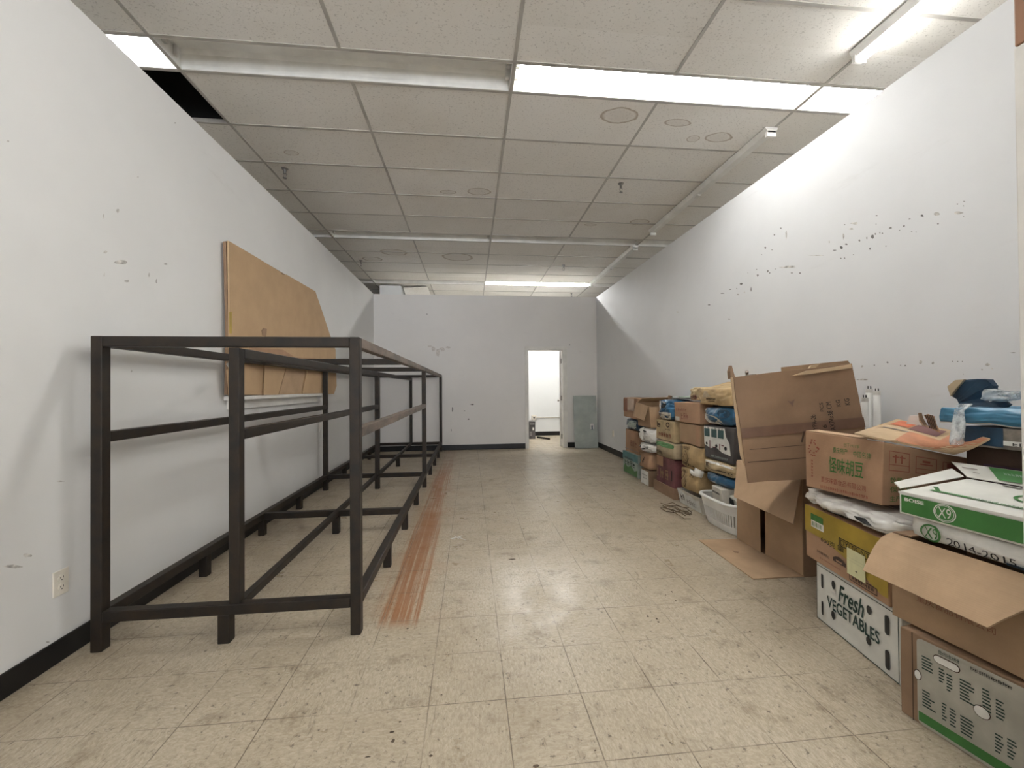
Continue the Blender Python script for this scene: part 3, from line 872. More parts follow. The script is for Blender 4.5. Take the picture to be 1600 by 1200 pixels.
class Box:
    """a closed carton: front face (towards the room), near end, top"""
    def __init__(self, name, label, front, dv, mat, group=GC, cat='carton', wob=.004, bev=.005, tape='tape', cuts=3, seam=True, dv2=None):
        TL, TR, BR, BL = [V(p) for p in front]
        dv = V(dv); dv2 = V(dv2) if dv2 else dv
        self.t = thing(name, label, cat, (BL+BR)/2+dv2*.5, group)
        self.c8 = [TL, TR, BR, BL, TL+dv, TR+dv, BR+dv2, BL+dv2]
        self.front = Face(TL, TR, BR, BL)
        self.near = Face(TR, TR+dv, BR+dv2, BR)
        self.top = Face(TL+dv, TR+dv, TR, TL)
        self.body = obj('body', hex_bm(self.c8, bev, wob, random.random()*50, cuts), mat, self.t)
        off = wob*.7+.002
        self.off = off
        if seam:
            patch(self.top, 0.03, .97, .492, .508, 'inkbrown', 'seam', self.t, off)
        if tape:
            patch(self.top, 0.0, 1.0, .42, .58, tape, 'packing_tape', self.t, off+.001)
            patch(self.near, .42, .58, .76, 1.0, tape, 'packing_tape', self.t, off+.001)

def axis(X, yf, yn, z0, z1):
    return [V((X, yf, z1)), V((X, yn, z1)), V((X, yn, z0)), V((X, yf, z0))]

class Sack:
    """a stuffed bag: a box shape swollen, pinched and creased"""
    def __init__(self, name, label, front, dv, mat, group=GS, cat='sack', bulge=.03, pinch=.35, amp=.012, freq=7, ridge=0, n=20, part='bag', thing_=None):
        self.q = [V(p) for p in front]; self.dv = V(dv)
        self.bulge, self.pinch, self.amp, self.freq, self.ridge = bulge, pinch, amp, freq, ridge
        self.rnd = .16 if mat.startswith('kraft') or mat in ('paper', 'lightblue') else .30
        self.seed = V((random.random()*40, random.random()*40, 0))
        TL, TR, BR, BL = self.q
        ctr = (TL+TR+BL+BR)/4+self.dv*.5
        self.t = thing_ or thing(name, label, cat, (BL+BR)/2+self.dv*.5, group)
        self.n = (TR-TL).cross(BL-TL).normalized()*-1
        self.w, self.h = (TR-TL).length, (TL-BL).length
        bm = bmesh.new(); vs = {}
        def vert(a, b, c):
            k = (round(a, 4), round(b, 4), round(c, 4))
            if k not in vs: vs[k] = bm.verts.new(self.pos(a, b, c))
            return vs[k]
        g = [-1+2*i/n for i in range(n+1)]
        for ax in range(3):
            for side in (-1, 1):
                for i in range(n):
                    for j in range(n):
                        q = []
                        for u, v in ((g[i], g[j]), (g[i+1], g[j]), (g[i+1], g[j+1]), (g[i], g[j+1])):
                            p = [u, v]; p.insert(ax, side); q.append(vert(*p))
                        bm.faces.new(q)
        self.bag = obj(part, bm, mat, self.t, True)
        self.front = self
    def pos(self, a, b, c):
        # round the cube a little
        k = self.rnd
        x = a*math.sqrt(max(0, 1-k*(b*b/2+c*c/2-b*b*c*c/3)))
        y = b*math.sqrt(max(0, 1-k*(a*a/2+c*c/2-a*a*c*c/3)))
        z = c*math.sqrt(max(0, 1-k*(a*a/2+b*b/2-a*a*b*b/3)))
        z *= 1-self.pinch*(abs(a)**5)*.6
        y *= 1-self.pinch*.15*abs(a)**4
        TL, TR, BR, BL = self.q
        s, t = (x+1)/2, (z+1)/2
        p = (TL*(1-s)+TR*s)*t+(BL*(1-s)+BR*s)*(1-t)+self.dv*((y+1)/2)
        p += self.n*self.bulge*(1-a*a)*(1-c*c)*(-b if b < 0 else 0)
        nz = noise.noise_vector(p*self.freq+self.seed)*self.amp
        cr = abs(noise.noise(p*self.freq*2.7+self.seed))
        nz -= self.n*(self.amp*.9*max(0, .22-cr)/.22)*(1 if b < .2 else 0)
        nz += noise.noise_vector(p*self.freq*4+self.seed)*self.amp*.22
        if self.ridge:
            r = 1-abs(noise.noise(p*self.freq*1.6+self.seed*2))*2
            nz += self.n*self.ridge*r*(-b if b < 0 else .3) + V((0, 0, self.ridge*.6*r*max(0, c)))
        if c < -.5: nz.z = max(nz.z, -.002)
        if c > .5: nz.z = min(nz.z, .003)
        if abs(a) > .8: nz.y *= .5
        return p+nz
    def at(self, s, t, off=0):
        return self.pos(2*s-1, -1, 2*t-1)+self.n*(off+.001)

def glyphs(face, s0, s1, t0, t1, n, mat, parent, name='printed_text', off=.003, seed=1):
    """a row of small illegible printed characters"""
    rnd = random.Random(seed); L = []
    cw = (s1-s0)/n; hh = t1-t0
    for i in range(n):
        a = s0+cw*i
        kind = rnd.randint(0, 3)
        L.append((a+cw*.1, a+cw*.28, t0, t1))
        if kind != 1: L.append((a+cw*.55, a+cw*.72, t0, t0+hh*.8))
        L.append((a+cw*.1, a+cw*.8, t0+hh*rnd.uniform(.3, .6), t0+hh*rnd.uniform(.62, .72)))
        if kind in (0, 2): L.append((a+cw*.1, a+cw*.75, t1-hh*.14, t1))
        if kind in (1, 2): L.append((a+cw*.1, a+cw*.78, t0, t0+hh*.12))
    return rects(face, L, mat, name, parent, off)

# ------------------------------------------------------------------ first stack, farthest from the camera
D = lambda X: (XB-X, 0, 0)
k = Box('printed_carton', 'teal and green printed carton at the bottom of the stack farthest from the camera', axis(2.25, 5.88, 5.33, 0, .308), D(2.25), 'palegreen', wob=.003)
patch(k.front, .0, 1, .66, 1, 'teal', 'printed_band', k.t, k.off)
patch(k.front, .08, .95, .03, .42, 'sackgreen', 'printed_leaves', k.t, k.off, outline=[(0, 0), (1, 0), (1, .75), (.8, .55), (.55, 1), (.3, .7), (.1, 1), (0, .6)])
glyphs(k.front, .14, .85, .40, .64, 4, 'darkgreen', k.t, off=k.off+.002, seed=3)
glyphs(k.front, .14, .70, .68, .76, 9, 'purpledark', k.t, off=k.off+.002, seed=4)
k = Box('carton', 'reddish brown carton between the teal carton and the blue and white bag', axis(2.27, 5.82, 5.36, .312, .632), D(2.27), 'cb_red')
glyphs(k.front, .40, .92, .30, .55, 3, 'faintred', k.t, off=k.off, seed=5)
patch(k.front, .0, 1, .10, .14, 'tape', 'crease', k.t, k.off)
k = Sack('plastic_bag', 'blue and white printed bag squeezed under the taped carton of the farthest stack', axis(2.26, 5.83, 5.29, .636, .795), (.33, 0, 0), 'darkblue', cat='bag', bulge=.02, amp=.012)
patch(k, .18, .84, .2, .85, 'palegreen', 'printed_panel', k.t, .004, 6)
patch(k, .06, .7, .05, .30, 'paper', 'printed_panel', k.t, .006, 6, [(0, 0.5), (.4, .0), (1, 0.1), (.95, .6), (.5, .9), (0, 1)])
k = Box('carton', 'taped reddish carton on top of the farthest stack', [V((2.235, 5.79, 1.09)), V((2.235, 5.21, 1.09)), V((2.235, 5.21, .80)), V((2.235, 5.79, .815))], (.36, 0, 0), 'cb_red')
patch(k.front, .26, .68, .38, .98, 'cleartape', 'packing_tape', k.t, k.off+.001)
patch(k.front, 0, .25, .3, .95, 'faintred', 'printed_panel', k.t, k.off, outline=[(0, 0), (1, 0), (1, 1), (0, 1)])

# ------------------------------------------------------------------ second stack
k = Box('carton', 'small brown carton with a white paper panel at the floor beside the teal carton', axis(2.20, 5.12, 4.87, 0, .195), (.38, 0, 0), 'cb_dark')
patch(k.front, .04, .92, .04, .93, 'paper', 'paper_panel', k.t, k.off)
glyphs(k.front, .2, .8, .62, .70, 5, 'inkbrown', k.t, off=k.off+.003, seed=8)
glyphs(k.front, .3, .75, .40, .50, 3, 'blackink', k.t, off=k.off+.003, seed=9)
k = Sack('carton', 'crushed small brown carton on top of the carton with the white paper panel', axis(2.19, 5.17, 4.86, .20, .41), (.36, 0, 0), 'cb_red', GC, 'carton', bulge=.0, pinch=.1, amp=.022, freq=9, n=8, part='body')
patch(k, .42, .58, .35, .75, 'cb_deep', 'hand_hole', k.t, .006)
k = Sack('plastic_bag', 'lower crumpled white printed bag in the stack beside the crushed small carton', axis(2.19, 5.15, 4.80, .415, .532), (.38, 0, 0), 'film', cat='bag', amp=.028, freq=11, ridge=.012, n=18)
glyphs(k, .12, .5, .4, .7, 3, 'blackink', k.t, off=.008, seed=10)
patch(k, .55, .8, .5, .62, 'blackink', 'printed_mark', k.t, .008)
k = Sack('plastic_bag', 'upper crumpled white printed bag directly under the open-topped carton', axis(2.18, 5.16, 4.78, .54, .735), (.40, 0, 0), 'film', cat='bag', amp=.028, freq=9, ridge=.014, n=18)
glyphs(k, .05, .35, .45, .85, 2, 'blackink', k.t, off=.008, seed=11)
patch(k, .6, .85, .78, .86, 'blackink', 'printed_mark', k.t, .008)
def wallbox(name, label, front, dv, mat, th=.008, group=GC, floor_=True, inside='cb_light'):
    """an open-topped carton: four walls and a bottom"""
    TL, TR, BR, BL = [V(p) for p in front]; dv = V(dv)
    t = thing(name, label, 'carton', (BL+BR)/2+dv*.5, group)
    e1 = (TR-TL).normalized()*th; e3 = dv.normalized()*th
    def wallp(nm, a, b, c, d, e):
        obj(nm, hex_bm([a, b, c, d, a+e, b+e, c+e, d+e], .001), mat, t)
    wallp('side_panel', TL, TR, BR, BL, e3)
    wallp('side_panel', TL+dv-e3, TR+dv-e3, BR+dv-e3, BL+dv-e3, e3)
    wallp('end_panel', TR-e1+e3, TR-e1+dv-e3, BR-e1+dv-e3, BR-e1+e3, e1)
    wallp('end_panel', TL+e3, TL+dv-e3, BL+dv-e3, BL+e3, e1)
    up = (TL-BL).normalized()*th
    obj('bottom_panel', hex_bm([BL+e3+e1+up, BR+e3-e1+up, BR+e3-e1, BL+e3+e1, BL+dv-e3+e1+up, BR+dv-e3-e1+up, BR+dv-e3-e1, BL+dv-e3+e1], 0), mat, t)
    t['o'] = 0
    del t['o']
    return t, Face(TL, TR, BR, BL), Face(TR, TR+dv, BR+dv, BR)
def flap(t, pts, mat, th=.006, nrm=None, name='flap'):
    p = [V(q) for q in pts]
    n = V(nrm) if nrm else (p[1]-p[0]).cross(p[2]-p[0]).normalized()
    return obj(name, slab_bm(p, n, th), mat, t)
fr = [V((2.17, 5.17, 1.045)), V((2.17, 4.79, 1.0)), V((2.19, 4.79, .742)), V((2.19, 5.17, .742))]
t, f1, f2 = wallbox('open_carton', 'open-topped tan carton with folded-down flap on the second farthest stack', fr, (.40, 0, .0), 'cb')
flap(t, [(2.165, 5.17, 1.045), (2.165, 4.82, 1.003), (2.125, 4.85, .83), (2.12, 5.18, .86)], 'cb_light')
flap(t, [(2.18, 5.17, 1.045), (2.57, 5.17, 1.045), (2.56, 5.06, 1.11), (2.2, 5.07, 1.10)], 'cb_light')
flap(t, [(2.57, 5.17, 1.045), (2.57, 4.80, 1.0), (2.59, 4.82, 1.11), (2.59, 5.12, 1.13)], 'cb_dark')
Sack('paper_wad', 'crumpled paper stuffed inside the open-topped tan carton', axis(2.235, 5.11, 4.87, .765, .93), (.26, 0, 0), 'creampaper', GS, 'paper', bulge=0, amp=.014, n=10, part='wad')

# ------------------------------------------------------------------ third stack
fr = axis(2.215, 4.79, 4.28, 0, .122)
t, f1, f2 = wallbox('carton_tray', 'low brown carton tray on the floor under the maroon carton', fr, (.37, 0, 0), 'cb_dark')
flap(t, [(2.225, 4.29, .118), (2.56, 4.29, .118), (2.54, 4.27, .03), (2.25, 4.26, .03)], 'cb_dark')
rects(f2, [(.12, .16, .1, .9)], 'cb_deep', 'slot', t, .004)
k = Box('printed_carton', 'maroon printed carton standing in the low brown tray', axis(2.24, 4.76, 4.31, .012, .425), (.32, 0, 0), 'maroon', wob=.003)
patch(k.front, .03, .40, .72, 1, 'cb_red', 'unprinted_panel', k.t, k.off)
patch(k.near, .45, 1, .0, 1, 'purpledark', 'printed_panel', k.t, k.off)
glyphs(k.front, .22, .75, .40, .66, 2, 'cb_dark', k.t, off=k.off+.003, seed=12)
glyphs(k.front, .05, .16, .40, .74, 1, 'cb_dark', k.t, off=k.off+.003, seed=13)
rects(k.front, [(.85, .89, .42, .70), (.4, .5, .24, .28)], 'blackink', 'hand_hole', k.t, k.off+.003)
k = Sack('paper_sack', 'pale woven sack with a green band across its top edge', axis(2.215, 4.74, 4.27, .43, .612), (.37, 0, 0), 'kraftgrey', bulge=.035, pinch=.15, amp=.008)
patch(k, .02, .98, .70, .97, 'sackgreen', 'green_band', k.t, .004, 10)
glyphs(k, .10, .50, .16, .44, 5, 'inkbrown', k.t, off=.006, seed=14)
k = Box('printed_carton', 'pale tan fruit carton with red print on the sack with the green band', axis(2.25, 4.78, 4.32, .62, .85), (.34, 0, 0), 'kraftpale', wob=.005)
glyphs(k.front, .07, .32, .62, .90, 1, 'inkbrown', k.t, off=k.off+.002, seed=15)
ring(k.front, .58, .76, .68, .94, .6, 'inkbrown', 'printed_ring', k.t, k.off+.002)
glyphs(k.front, .55, .8, .55, .60, 4, 'inkbrown', k.t, off=k.off+.002, seed=16)
glyphs(k.front, .18, .85, .18, .38, 5, 'redink', k.t, off=k.off+.002, seed=17)
k = Sack('plastic_bag', 'blue bag with white torn top on the pale tan fruit carton', axis(2.27, 4.76, 4.41, .855, 1.095), (.30, 0, 0), 'blue', cat='bag', bulge=.03, amp=.022, freq=9, ridge=.012)
patch(k, .05, 1, .82, 1.0, 'film', 'torn_top', k.t, .006, 6, [(0, .3), (.15, .0), (.3, .6), (.45, .1), (.6, .7), (.85, .3), (1, .9), (1, 1), (0, 1)])
patch(k, .15, .95, .0, .36, 'creampaper', 'printed_panel', k.t, .006, 6)
patch(k, .15, .3, .5, .9, 'film', 'tear', k.t, .008, 3)
patch(k, .42, .66, .6, .86, 'blackink', 'tear', k.t, .006, 3)

# ------------------------------------------------------------------ fourth stack
fr = [V((2.205, 4.20, .156)), V((2.205, 3.77, .156)), V((2.235, 3.76, 0)), V((2.24, 4.20, 0))]
t, f1, f2 = wallbox('torn_tray', 'torn white printed carton tray on the floor next to the laundry basket', fr, (.33, 0, 0), 'creampaper')
patch(f1, .03, .97, .04, .98, 'paper', 'white_liner', t, .004, 6, [(0, 0), (1, 0), (1, .85), (.8, .7), (.62, .9), (.4, .8), (.2, 1), (0, 1)])
glyphs(f1, .12, .34, .35, .72, 2, 'inkbrown', t, off=.007, seed=20)
glyphs(f1, .4, .8, .25, .55, 4, 'leather', t, off=.007, seed=21)
flap(t, [(2.24, 3.77, .15), (2.50, 3.77, .15), (2.48, 3.80, .163), (2.27, 3.80, .160)], 'cb_dark')
def diamond_sack(label, front, dv):
    k = Sack('paper_sack', label, front, dv, 'kraft', bulge=.02, pinch=.12, amp=.009)
    for f, nm in ((1.0, 'a'), (.55, 'b')):
        s, tt = .30, .42
        a, b = .20*f, .34*f
        bm = bmesh.new(); th = .84
        O = [bm.verts.new(k.at(s+a*x, tt+b*y, .005)) for x, y in ((0, 1), (1, 0), (0, -1), (-1, 0))]
        I = [bm.verts.new(k.at(s+a*th*x, tt+b*th*y, .005)) for x, y in ((0, 1), (1, 0), (0, -1), (-1, 0))]
        for i in range(4): bm.faces.new((O[i], O[(i+1) % 4], I[(i+1) % 4], I[i]))
        obj('printed_diamond', bm, 'inkbrown', k.t)
    glyphs(k, .10, .48, .80, .92, 6, 'inkbrown', k.t, off=.005, seed=22)
    return k
k = diamond_sack('lower kraft paper sack with a printed diamond, bulging over the torn white tray', axis(2.235, 4.19, 3.84, .167, .396), (.34, 0, 0))
glyphs(k, .6, .85, .7, .9, 3, 'inkbrown', k.t, off=.005, seed=24)
k = diamond_sack('upper kraft paper sack with a printed diamond, beneath the plain tan carton', axis(2.25, 4.20, 3.79, .40, .638), (.34, 0, 0))
glyphs(k, .08, .7, .06, .2, 6, 'inkbrown', k.t, off=.005, seed=23)
k = Box('carton', 'plain tan carton between a kraft sack and the carton with faded red print', axis(2.26, 4.24, 3.83, .645, .855), (.33, 0, 0), 'cb')
patch(k.front, .82, .98, .0, 1, 'cb_red', 'corner_flap', k.t, k.off)
k = Box('carton', 'tan carton with faded red print on top of the fourth stack', [V((2.26, 4.35, 1.075)), V((2.27, 3.86, 1.085)), V((2.25, 3.83, .864)), V((2.25, 4.31, .864))], (.33, 0, 0), 'cb_red', wob=.008)
glyphs(k.front, .10, .55, .55, .68, 6, 'faintred', k.t, off=k.off+.002, seed=25)
glyphs(k.front, .30, .62, .18, .45, 3, 'faintred', k.t, off=k.off+.002, seed=26)
patch(k.front, .06, .24, .06, .26, 'creampaper', 'paper_tag', k.t, k.off+.003)
k = Sack('plastic_bag', 'flat green and white bag lying behind the top carton with faded red print', axis(2.37, 4.66, 4.38, 1.10, 1.135), (.22, 0, 0), 'palegreen', cat='bag', amp=.008, bulge=0, n=8)
patch(k, .2, .8, .2, .8, 'paper', 'printed_panel', k.t, .004)

# ------------------------------------------------------------------ fifth stack
k = Sack('plastic_bag', 'blue bag with white spout end just above the laundry basket', axis(2.25, 3.77, 3.31, .340, .430), (.34, 0, 0), 'blue', cat='bag', bulge=.02, amp=.012)
bm = bmesh.new()
add_cyl(bm, (2.23, 3.755, .385), (2.16, 3.785, .415), .035, .042, 14)
add_cyl(bm, (2.16, 3.785, .415), (2.145, 3.795, .39), .042, .025, 14)
obj('white_end', bm, 'film', k.t, True)
patch(k, .25, .5, .02, .3, 'paper', 'printed_panel', k.t, .005)
k = Sack('paper_sack', 'cream printed rice bag lying on the blue bag above the basket', axis(2.25, 3.77, 3.31, .438, .552), (.34, 0, 0), 'kraftpale', bulge=.025, amp=.012, pinch=.3)
glyphs(k, .08, .30, .30, .78, 2, 'inkbrown', k.t, off=.006, seed=31)
patch(k, .05, .98, .82, .96, 'film', 'white_edge', k.t, .005, 8)
patch(k, .30, .95, .28, .36, 'inkbrown', 'printed_line', k.t, .005, 6)
k = Box('printed_carton', 'dark carton printed with teal jars in the stack above the basket', [V((2.27, 3.78, .870)), V((2.27, 3.32, .880)), V((2.27, 3.34, .560)), V((2.27, 3.77, .560))], (.32, 0, 0), 'darkcarton', tape=None, wob=.003)
patch(k.front, .0, .92, .22, .96, 'paper', 'printed_panel', k.t, k.off, outline=[(0, .25), (.25, .12), (.45, .22), (.7, .05), (1, 0), (.95, .45), (.82, .7), (.78, 1), (0, 1)])
for a in (.02, .27, .50):
    patch(k.front, a, a+.19, .66, .90, 'tealdark', 'printed_jar', k.t, k.off+.002)
    rects(k.front, [(a+.03, a+.05, .90, .95), (a+.13, a+.15, .90, .95)], 'blackink', 'printed_jar_top', k.t, k.off+.003)
for a, b, r in ((.10, .44, .035), (.45, .42, .04), (.76, .40, .045)):
    patch(k.front, a-r, a+r, b-r*1.3, b+r*1.3, 'blackink', 'printed_dot', k.t, k.off+.003, outline=ellipse(10))
rects(k.front, [(.2, .23, .3, .55), (.3, .42, .35, .38), (.55, .58, .33, .5), (.62, .70, .45, .48)], 'maroon', 'printed_lines', k.t, k.off+.003)
glyphs(k.front, .25, .85, .07, .13, 12, 'palegreen', k.t, off=k.off+.002, seed=33)
k = Sack('plastic_bag', 'blue and cream bag on the dark carton printed with jars', axis(2.26, 3.80, 3.32, .887, 1.058), (.33, 0, 0), 'blue', cat='bag', bulge=.02, amp=.012)
patch(k, .04, .74, .0, .58, 'creampaper', 'printed_panel', k.t, .005, 8, [(0, .3), (.2, 0), (1, 0), (.95, .5), (.7, .8), (.35, .95), (.1, 1), (0, .8)])
glyphs(k, .30, .62, .10, .22, 7, 'inkbrown', k.t, off=.008, seed=34)
patch(k, .56, .92, .42, .9, 'darkblue', 'printed_oval', k.t, .004, 6, ellipse(18))
patch(k, .05, .1, .8, .9, 'film', 'pale_tag', k.t, .006, 2)  # small white film patch near the bag's upper far corner
# kraft sack folded flat on top, gusset ends showing
k = Sack('paper_sack', 'tan folded kraft sack topping the stack beside the large tilted carton', [V((2.27, 3.92, 1.225)), V((2.25, 3.36, 1.225)), V((2.25, 3.33, 1.065)), V((2.25, 3.84, 1.065))], (.35, 0, .07), 'kraft', bulge=.012, pinch=.05, amp=.012, freq=6)
glyphs(k, .30, .62, .30, .40, 8, 'inkbrown', k.t, off=.005, seed=35)
glyphs(k, .34, .60, .16, .22, 7, 'inkbrown', k.t, off=.005, seed=36)
patch(k, .18, .50, .42, .86, 'kraftgrey', 'fold', k.t, .005, 4, [(0, 0), (1, .1), (.6, .9), (.3, 1)])
k = Sack('paper_sack', 'printed pale sack slumped behind the folded kraft sack', axis(2.35, 4.20, 3.93, 1.095, 1.235), (.24, 0, 0), 'kraftpale', amp=.018, bulge=.02)
glyphs(k, .1, .8, .12, .4, 4, 'maroon', k.t, off=.007, seed=37)
b = bmesh.new()
for q in range(3):
    a = V((2.50+.03*q, 3.64-.06*q, 1.29)); c = V((2.46+.05*q, 3.30+.02*q, 1.345-.02*q))
    add_cyl(b, a, a.lerp(c, .6)+V((0, 0, .02)), .006, .005, 8); add_cyl(b, a.lerp(c, .6)+V((0, 0, .02)), c, .005, .004, 8)
add_cyl(b, (2.50, 3.47, 1.33), (2.47, 3.43, 1.375), .010, .014, 8)
tag(obj('twine_tangle', b, 'steel_worn', loc=(2.5, 3.45, 1.29)), 'dark tangle of twine and wire lying on the folded kraft sack', 'twine')

# ------------------------------------------------------------------ laundry basket
def basket():
    t = thing('laundry_basket', 'white plastic laundry basket with slotted sides on the floor before the stacks', 'laundry basket', (2.29, 3.38, 0))
    cxb, cyb = 2.275, 3.408
    N = 112
    def sup(hx, hy, a):
        c, q_ = math.cos(a), math.sin(a)
        return hx*math.copysign(abs(c)**.55, c), hy*math.copysign(abs(q_)**.55, q_)
    dense = [2*math.pi*i/6000 for i in range(6001)]
    acc = [0]
    for i in range(6000):
        p_, q_ = sup(.14, .25, dense[i]), sup(.14, .25, dense[i+1])
        acc.append(acc[-1]+math.hypot(p_[0]-q_[0], p_[1]-q_[1]))
    ang = []; k_ = 0
    for i in range(N):
        while acc[k_] < acc[-1]*i/N: k_ += 1
        ang.append(dense[k_])
    def loop(hx, hy, z):
        out = []
        for a in ang:
            x_, y_ = sup(hx, hy, a)
            out.append(V((cxb+x_, cyb+y_, z)))
        return out
    levels = [(.115, .225, .004), (.122, .234, .035), (.128, .240, .065), (.146, .258, .165), (.152, .265, .195), (.162, .262, .246)]
    bm = bmesh.new()
    rings = [[bm.verts.new(p) for p in loop(*l)] for l in levels]
    for r in range(len(rings)-1):
        for i in range(N):
            if r == 2 and i % 2 == 0 and min(abs(abs(math.cos(ang[i]))**.55*.14-.14)+abs(abs(math.sin(ang[i]))**.55*.25-.25), 1) > .045: continue
            bm.faces.new((rings[r][i], rings[r][(i+1) % N], rings[r+1][(i+1) % N], rings[r+1][i]))
    bm.faces.new(rings[0])
    o = obj('basket_body', bm, 'plastic_white', t)
    m = o.modifiers.new('thick', 'SOLIDIFY'); m.thickness = .004; m.offset = 0
    bm = bmesh.new()
    prof = [(.000, .236), (.016, .240), (.020, .252), (.012, .262), (-.004, .262), (-.008, .25)]
    rr = [[bm.verts.new(p) for p in loop(.162+d, .262+d, z)] for d, z in prof]
    for r in range(len(rr)):
        for i in range(N):
            bm.faces.new((rr[r][i], rr[r][(i+1) % N], rr[(r+1) % len(rr)][(i+1) % N], rr[(r+1) % len(rr)][i]))
    obj('rim', bm, 'plastic_white', t, True)
basket()
fr = [V((2.205, 3.565, .338)), V((2.195, 3.40, .330)), V((2.20, 3.345, .06)), V((2.20, 3.535, .06))]
k = Box('paper_carton', 'cream paper carton standing up in the laundry basket', fr, (.14, .0, 0), 'creampaper', 'things in the laundry basket', tape=None, wob=.002)
rects(k.front, [(.10, .80, .80, .86)], 'leather', 'printed_line', k.t, .005)
rects(k.front, [(.86, .9, .35, .42)], 'blackink', 'printed_dot', k.t, .005)
k = Box('printed_booklet', 'dark and white printed leaflet box leaning in the near end of the basket', [V((2.22, 3.33, .30)), V((2.215, 3.23, .28)), V((2.215, 3.19, .05)), V((2.22, 3.31, .05))], (.05, .015, 0), 'carton_grey', 'things in the laundry basket', 'leaflet box', tape=None, wob=.001, cuts=1, seam=False)
patch(k.front, .05, .7, .55, .95, 'blackink', 'printed_panel', k.t, .004)
rects(k.front, [(.15, .55, .72, .76), (.3, .6, .62, .65)], 'paper', 'printed_text', k.t, .006)

# ------------------------------------------------------------------ the large cartons
T1 = thing('shipping_carton', 'large brown carton lying open on its side on the floor, flaps toward the room', 'carton', (2.37, 2.79, 0), 'large shipping cartons')
x0, x1, y0, y1, z1 = 2.15, 2.60, 2.46, 3.12, .645
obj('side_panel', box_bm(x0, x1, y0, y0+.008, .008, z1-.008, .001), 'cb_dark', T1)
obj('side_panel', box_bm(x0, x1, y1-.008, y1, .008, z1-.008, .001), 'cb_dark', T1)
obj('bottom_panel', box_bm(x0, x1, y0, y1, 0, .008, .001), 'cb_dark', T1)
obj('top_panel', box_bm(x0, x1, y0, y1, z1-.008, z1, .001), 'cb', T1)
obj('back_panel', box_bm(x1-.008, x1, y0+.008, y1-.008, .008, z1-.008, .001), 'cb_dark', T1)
flap(T1, [(x0, y1, .010), (x0, y1, z1-.01), (x0-.015, 2.835, z1-.02), (x0-.015, 2.835, .012)], 'cb', .006, (-1, 0, 0), 'closed_flap')
flap(T1, [(x0, y0, .010), (x0, y0, z1-.01), (x0-.004, 2.795, z1-.02), (x0-.004, 2.795, .012)], 'cb', .006, (-1, 0, 0), 'closed_flap')
f = flap(T1, [(x0, y1, .001), (x0, y0, .001), (1.80, 2.465, .001), (1.825, 3.135, .001)], 'cb_light', .006, (0, 0, 1), 'floor_flap')
flap(T1, [(x0-.002, 3.11, z1), (x0-.002, 2.47, z1), (1.935, 2.29, .41), (1.95, 2.87, .42)], 'cb', .007, None, 'top_flap')
obj('tear_mark', slab_bm([(1.955, 2.90, .0075), (1.985, 2.87, .0075), (1.965, 2.85, .0075), (1.945, 2.865, .0075)], (0, 0, 1), .003), 'cb_dark', T1)

phi = math.radians(14)
p0 = V((1.654, 2.294, .65)); nrm = V((-math.sin(phi), -math.cos(phi), 0))
q = [pxp(u, v, p0, nrm) for u, v in ((1147, 589), (1331, 568), (1366, 741), (1168, 755))]
dvb = V((.57, .82, .015))*.36
T2 = thing('shipping_carton', 'large tilted brown carton with a dark tape band resting on the open carton', 'carton', (q[2]+q[3])/2+dvb*.5, 'large shipping cartons')
TL, TR, BR, BL = q
th = .008
def panel(nm, a, b, c, d, e, mat='cb_dark', wob=.006):
    e = V(e)
    return obj(nm, hex_bm([a, b, c, d, a+e, b+e, c+e, d+e], .001, wob, 3, 6), mat, T2)
fn = -nrm
panel('front_panel', TL, TR, BR, BL, fn*th)
panel('back_panel', TL+dvb-fn*th, TR+dvb-fn*th, BR+dvb-fn*th, BL+dvb-fn*th, fn*th)
side = V((.97, -.24, 0))*th
panel('end_panel', TL+fn*th, TL+dvb-fn*th, BL+dvb-fn*th, BL+fn*th, side)
panel('end_panel', TR+fn*th-side, TR+dvb-fn*th-side, BR+dvb-fn*th-side, BR+fn*th-side, side)
upv = (TL-BL).normalized()*th
panel('bottom_panel', BL+fn*th+upv, BR+fn*th+upv, BR+fn*th, BL+fn*th, dvb-fn*2*th)
bf = Face(TL, TR, BR, BL)
# torn lip and folded flaps at the mouth
lip = [pxp(u, v, p0-fn*.02, nrm) for u, v in ((1239, 587), (1262, 579), (1300, 574), (1330, 569), (1331, 575), (1295, 580), (1262, 585))]
obj('torn_lip', slab_bm(lip, fn, .010), 'cb_edge', T2)
fl = [pxp(u, v, p0+fn*.24, nrm) for u, v in ((1221, 574), (1262, 569.5), (1325, 563.5), (1331, 572), (1222, 590))]
obj('back_flap', slab_bm(fl, fn, .007), 'cb', T2)
curl = [pxp(u, v, p0+fn*.10, nrm) for u, v in ((1262, 579), (1268, 571), (1282, 568), (1275, 574), (1268, 580))]
obj('curled_flap', slab_bm(curl, fn, .02), 'cb_edge', T2)
spike = [pxp(u, v, p0+fn*.02, nrm) for u, v in ((1142, 592), (1141, 580), (1143.5, 571), (1148.5, 589))]
obj('corner_flap', slab_bm(spike, fn, .05), 'cb_dark', T2)
lf = [pxp(u, v, p0+fn*.012, nrm) for u, v in ((1141.5, 590), (1147, 589), (1166, 733), (1157, 713))]
obj('end_flap', slab_bm(lf, fn, .006), 'cb_edge', T2)
patch(bf, 0, 1, .425, .515, 'tape', 'packing_tape', T2, .0075, 8)
rects(bf, [(.02, .98, .193, .199), (.05, .98, .31, .314)], 'cb_deep', 'crease', T2, .0078)
patch(bf, .415, .48, .665, .735, 'tape', 'dent', T2, .0078, outline=[(0, .9), (.5, .75), (1, 1), (.65, .35), (.6, 0), (.45, .35)])
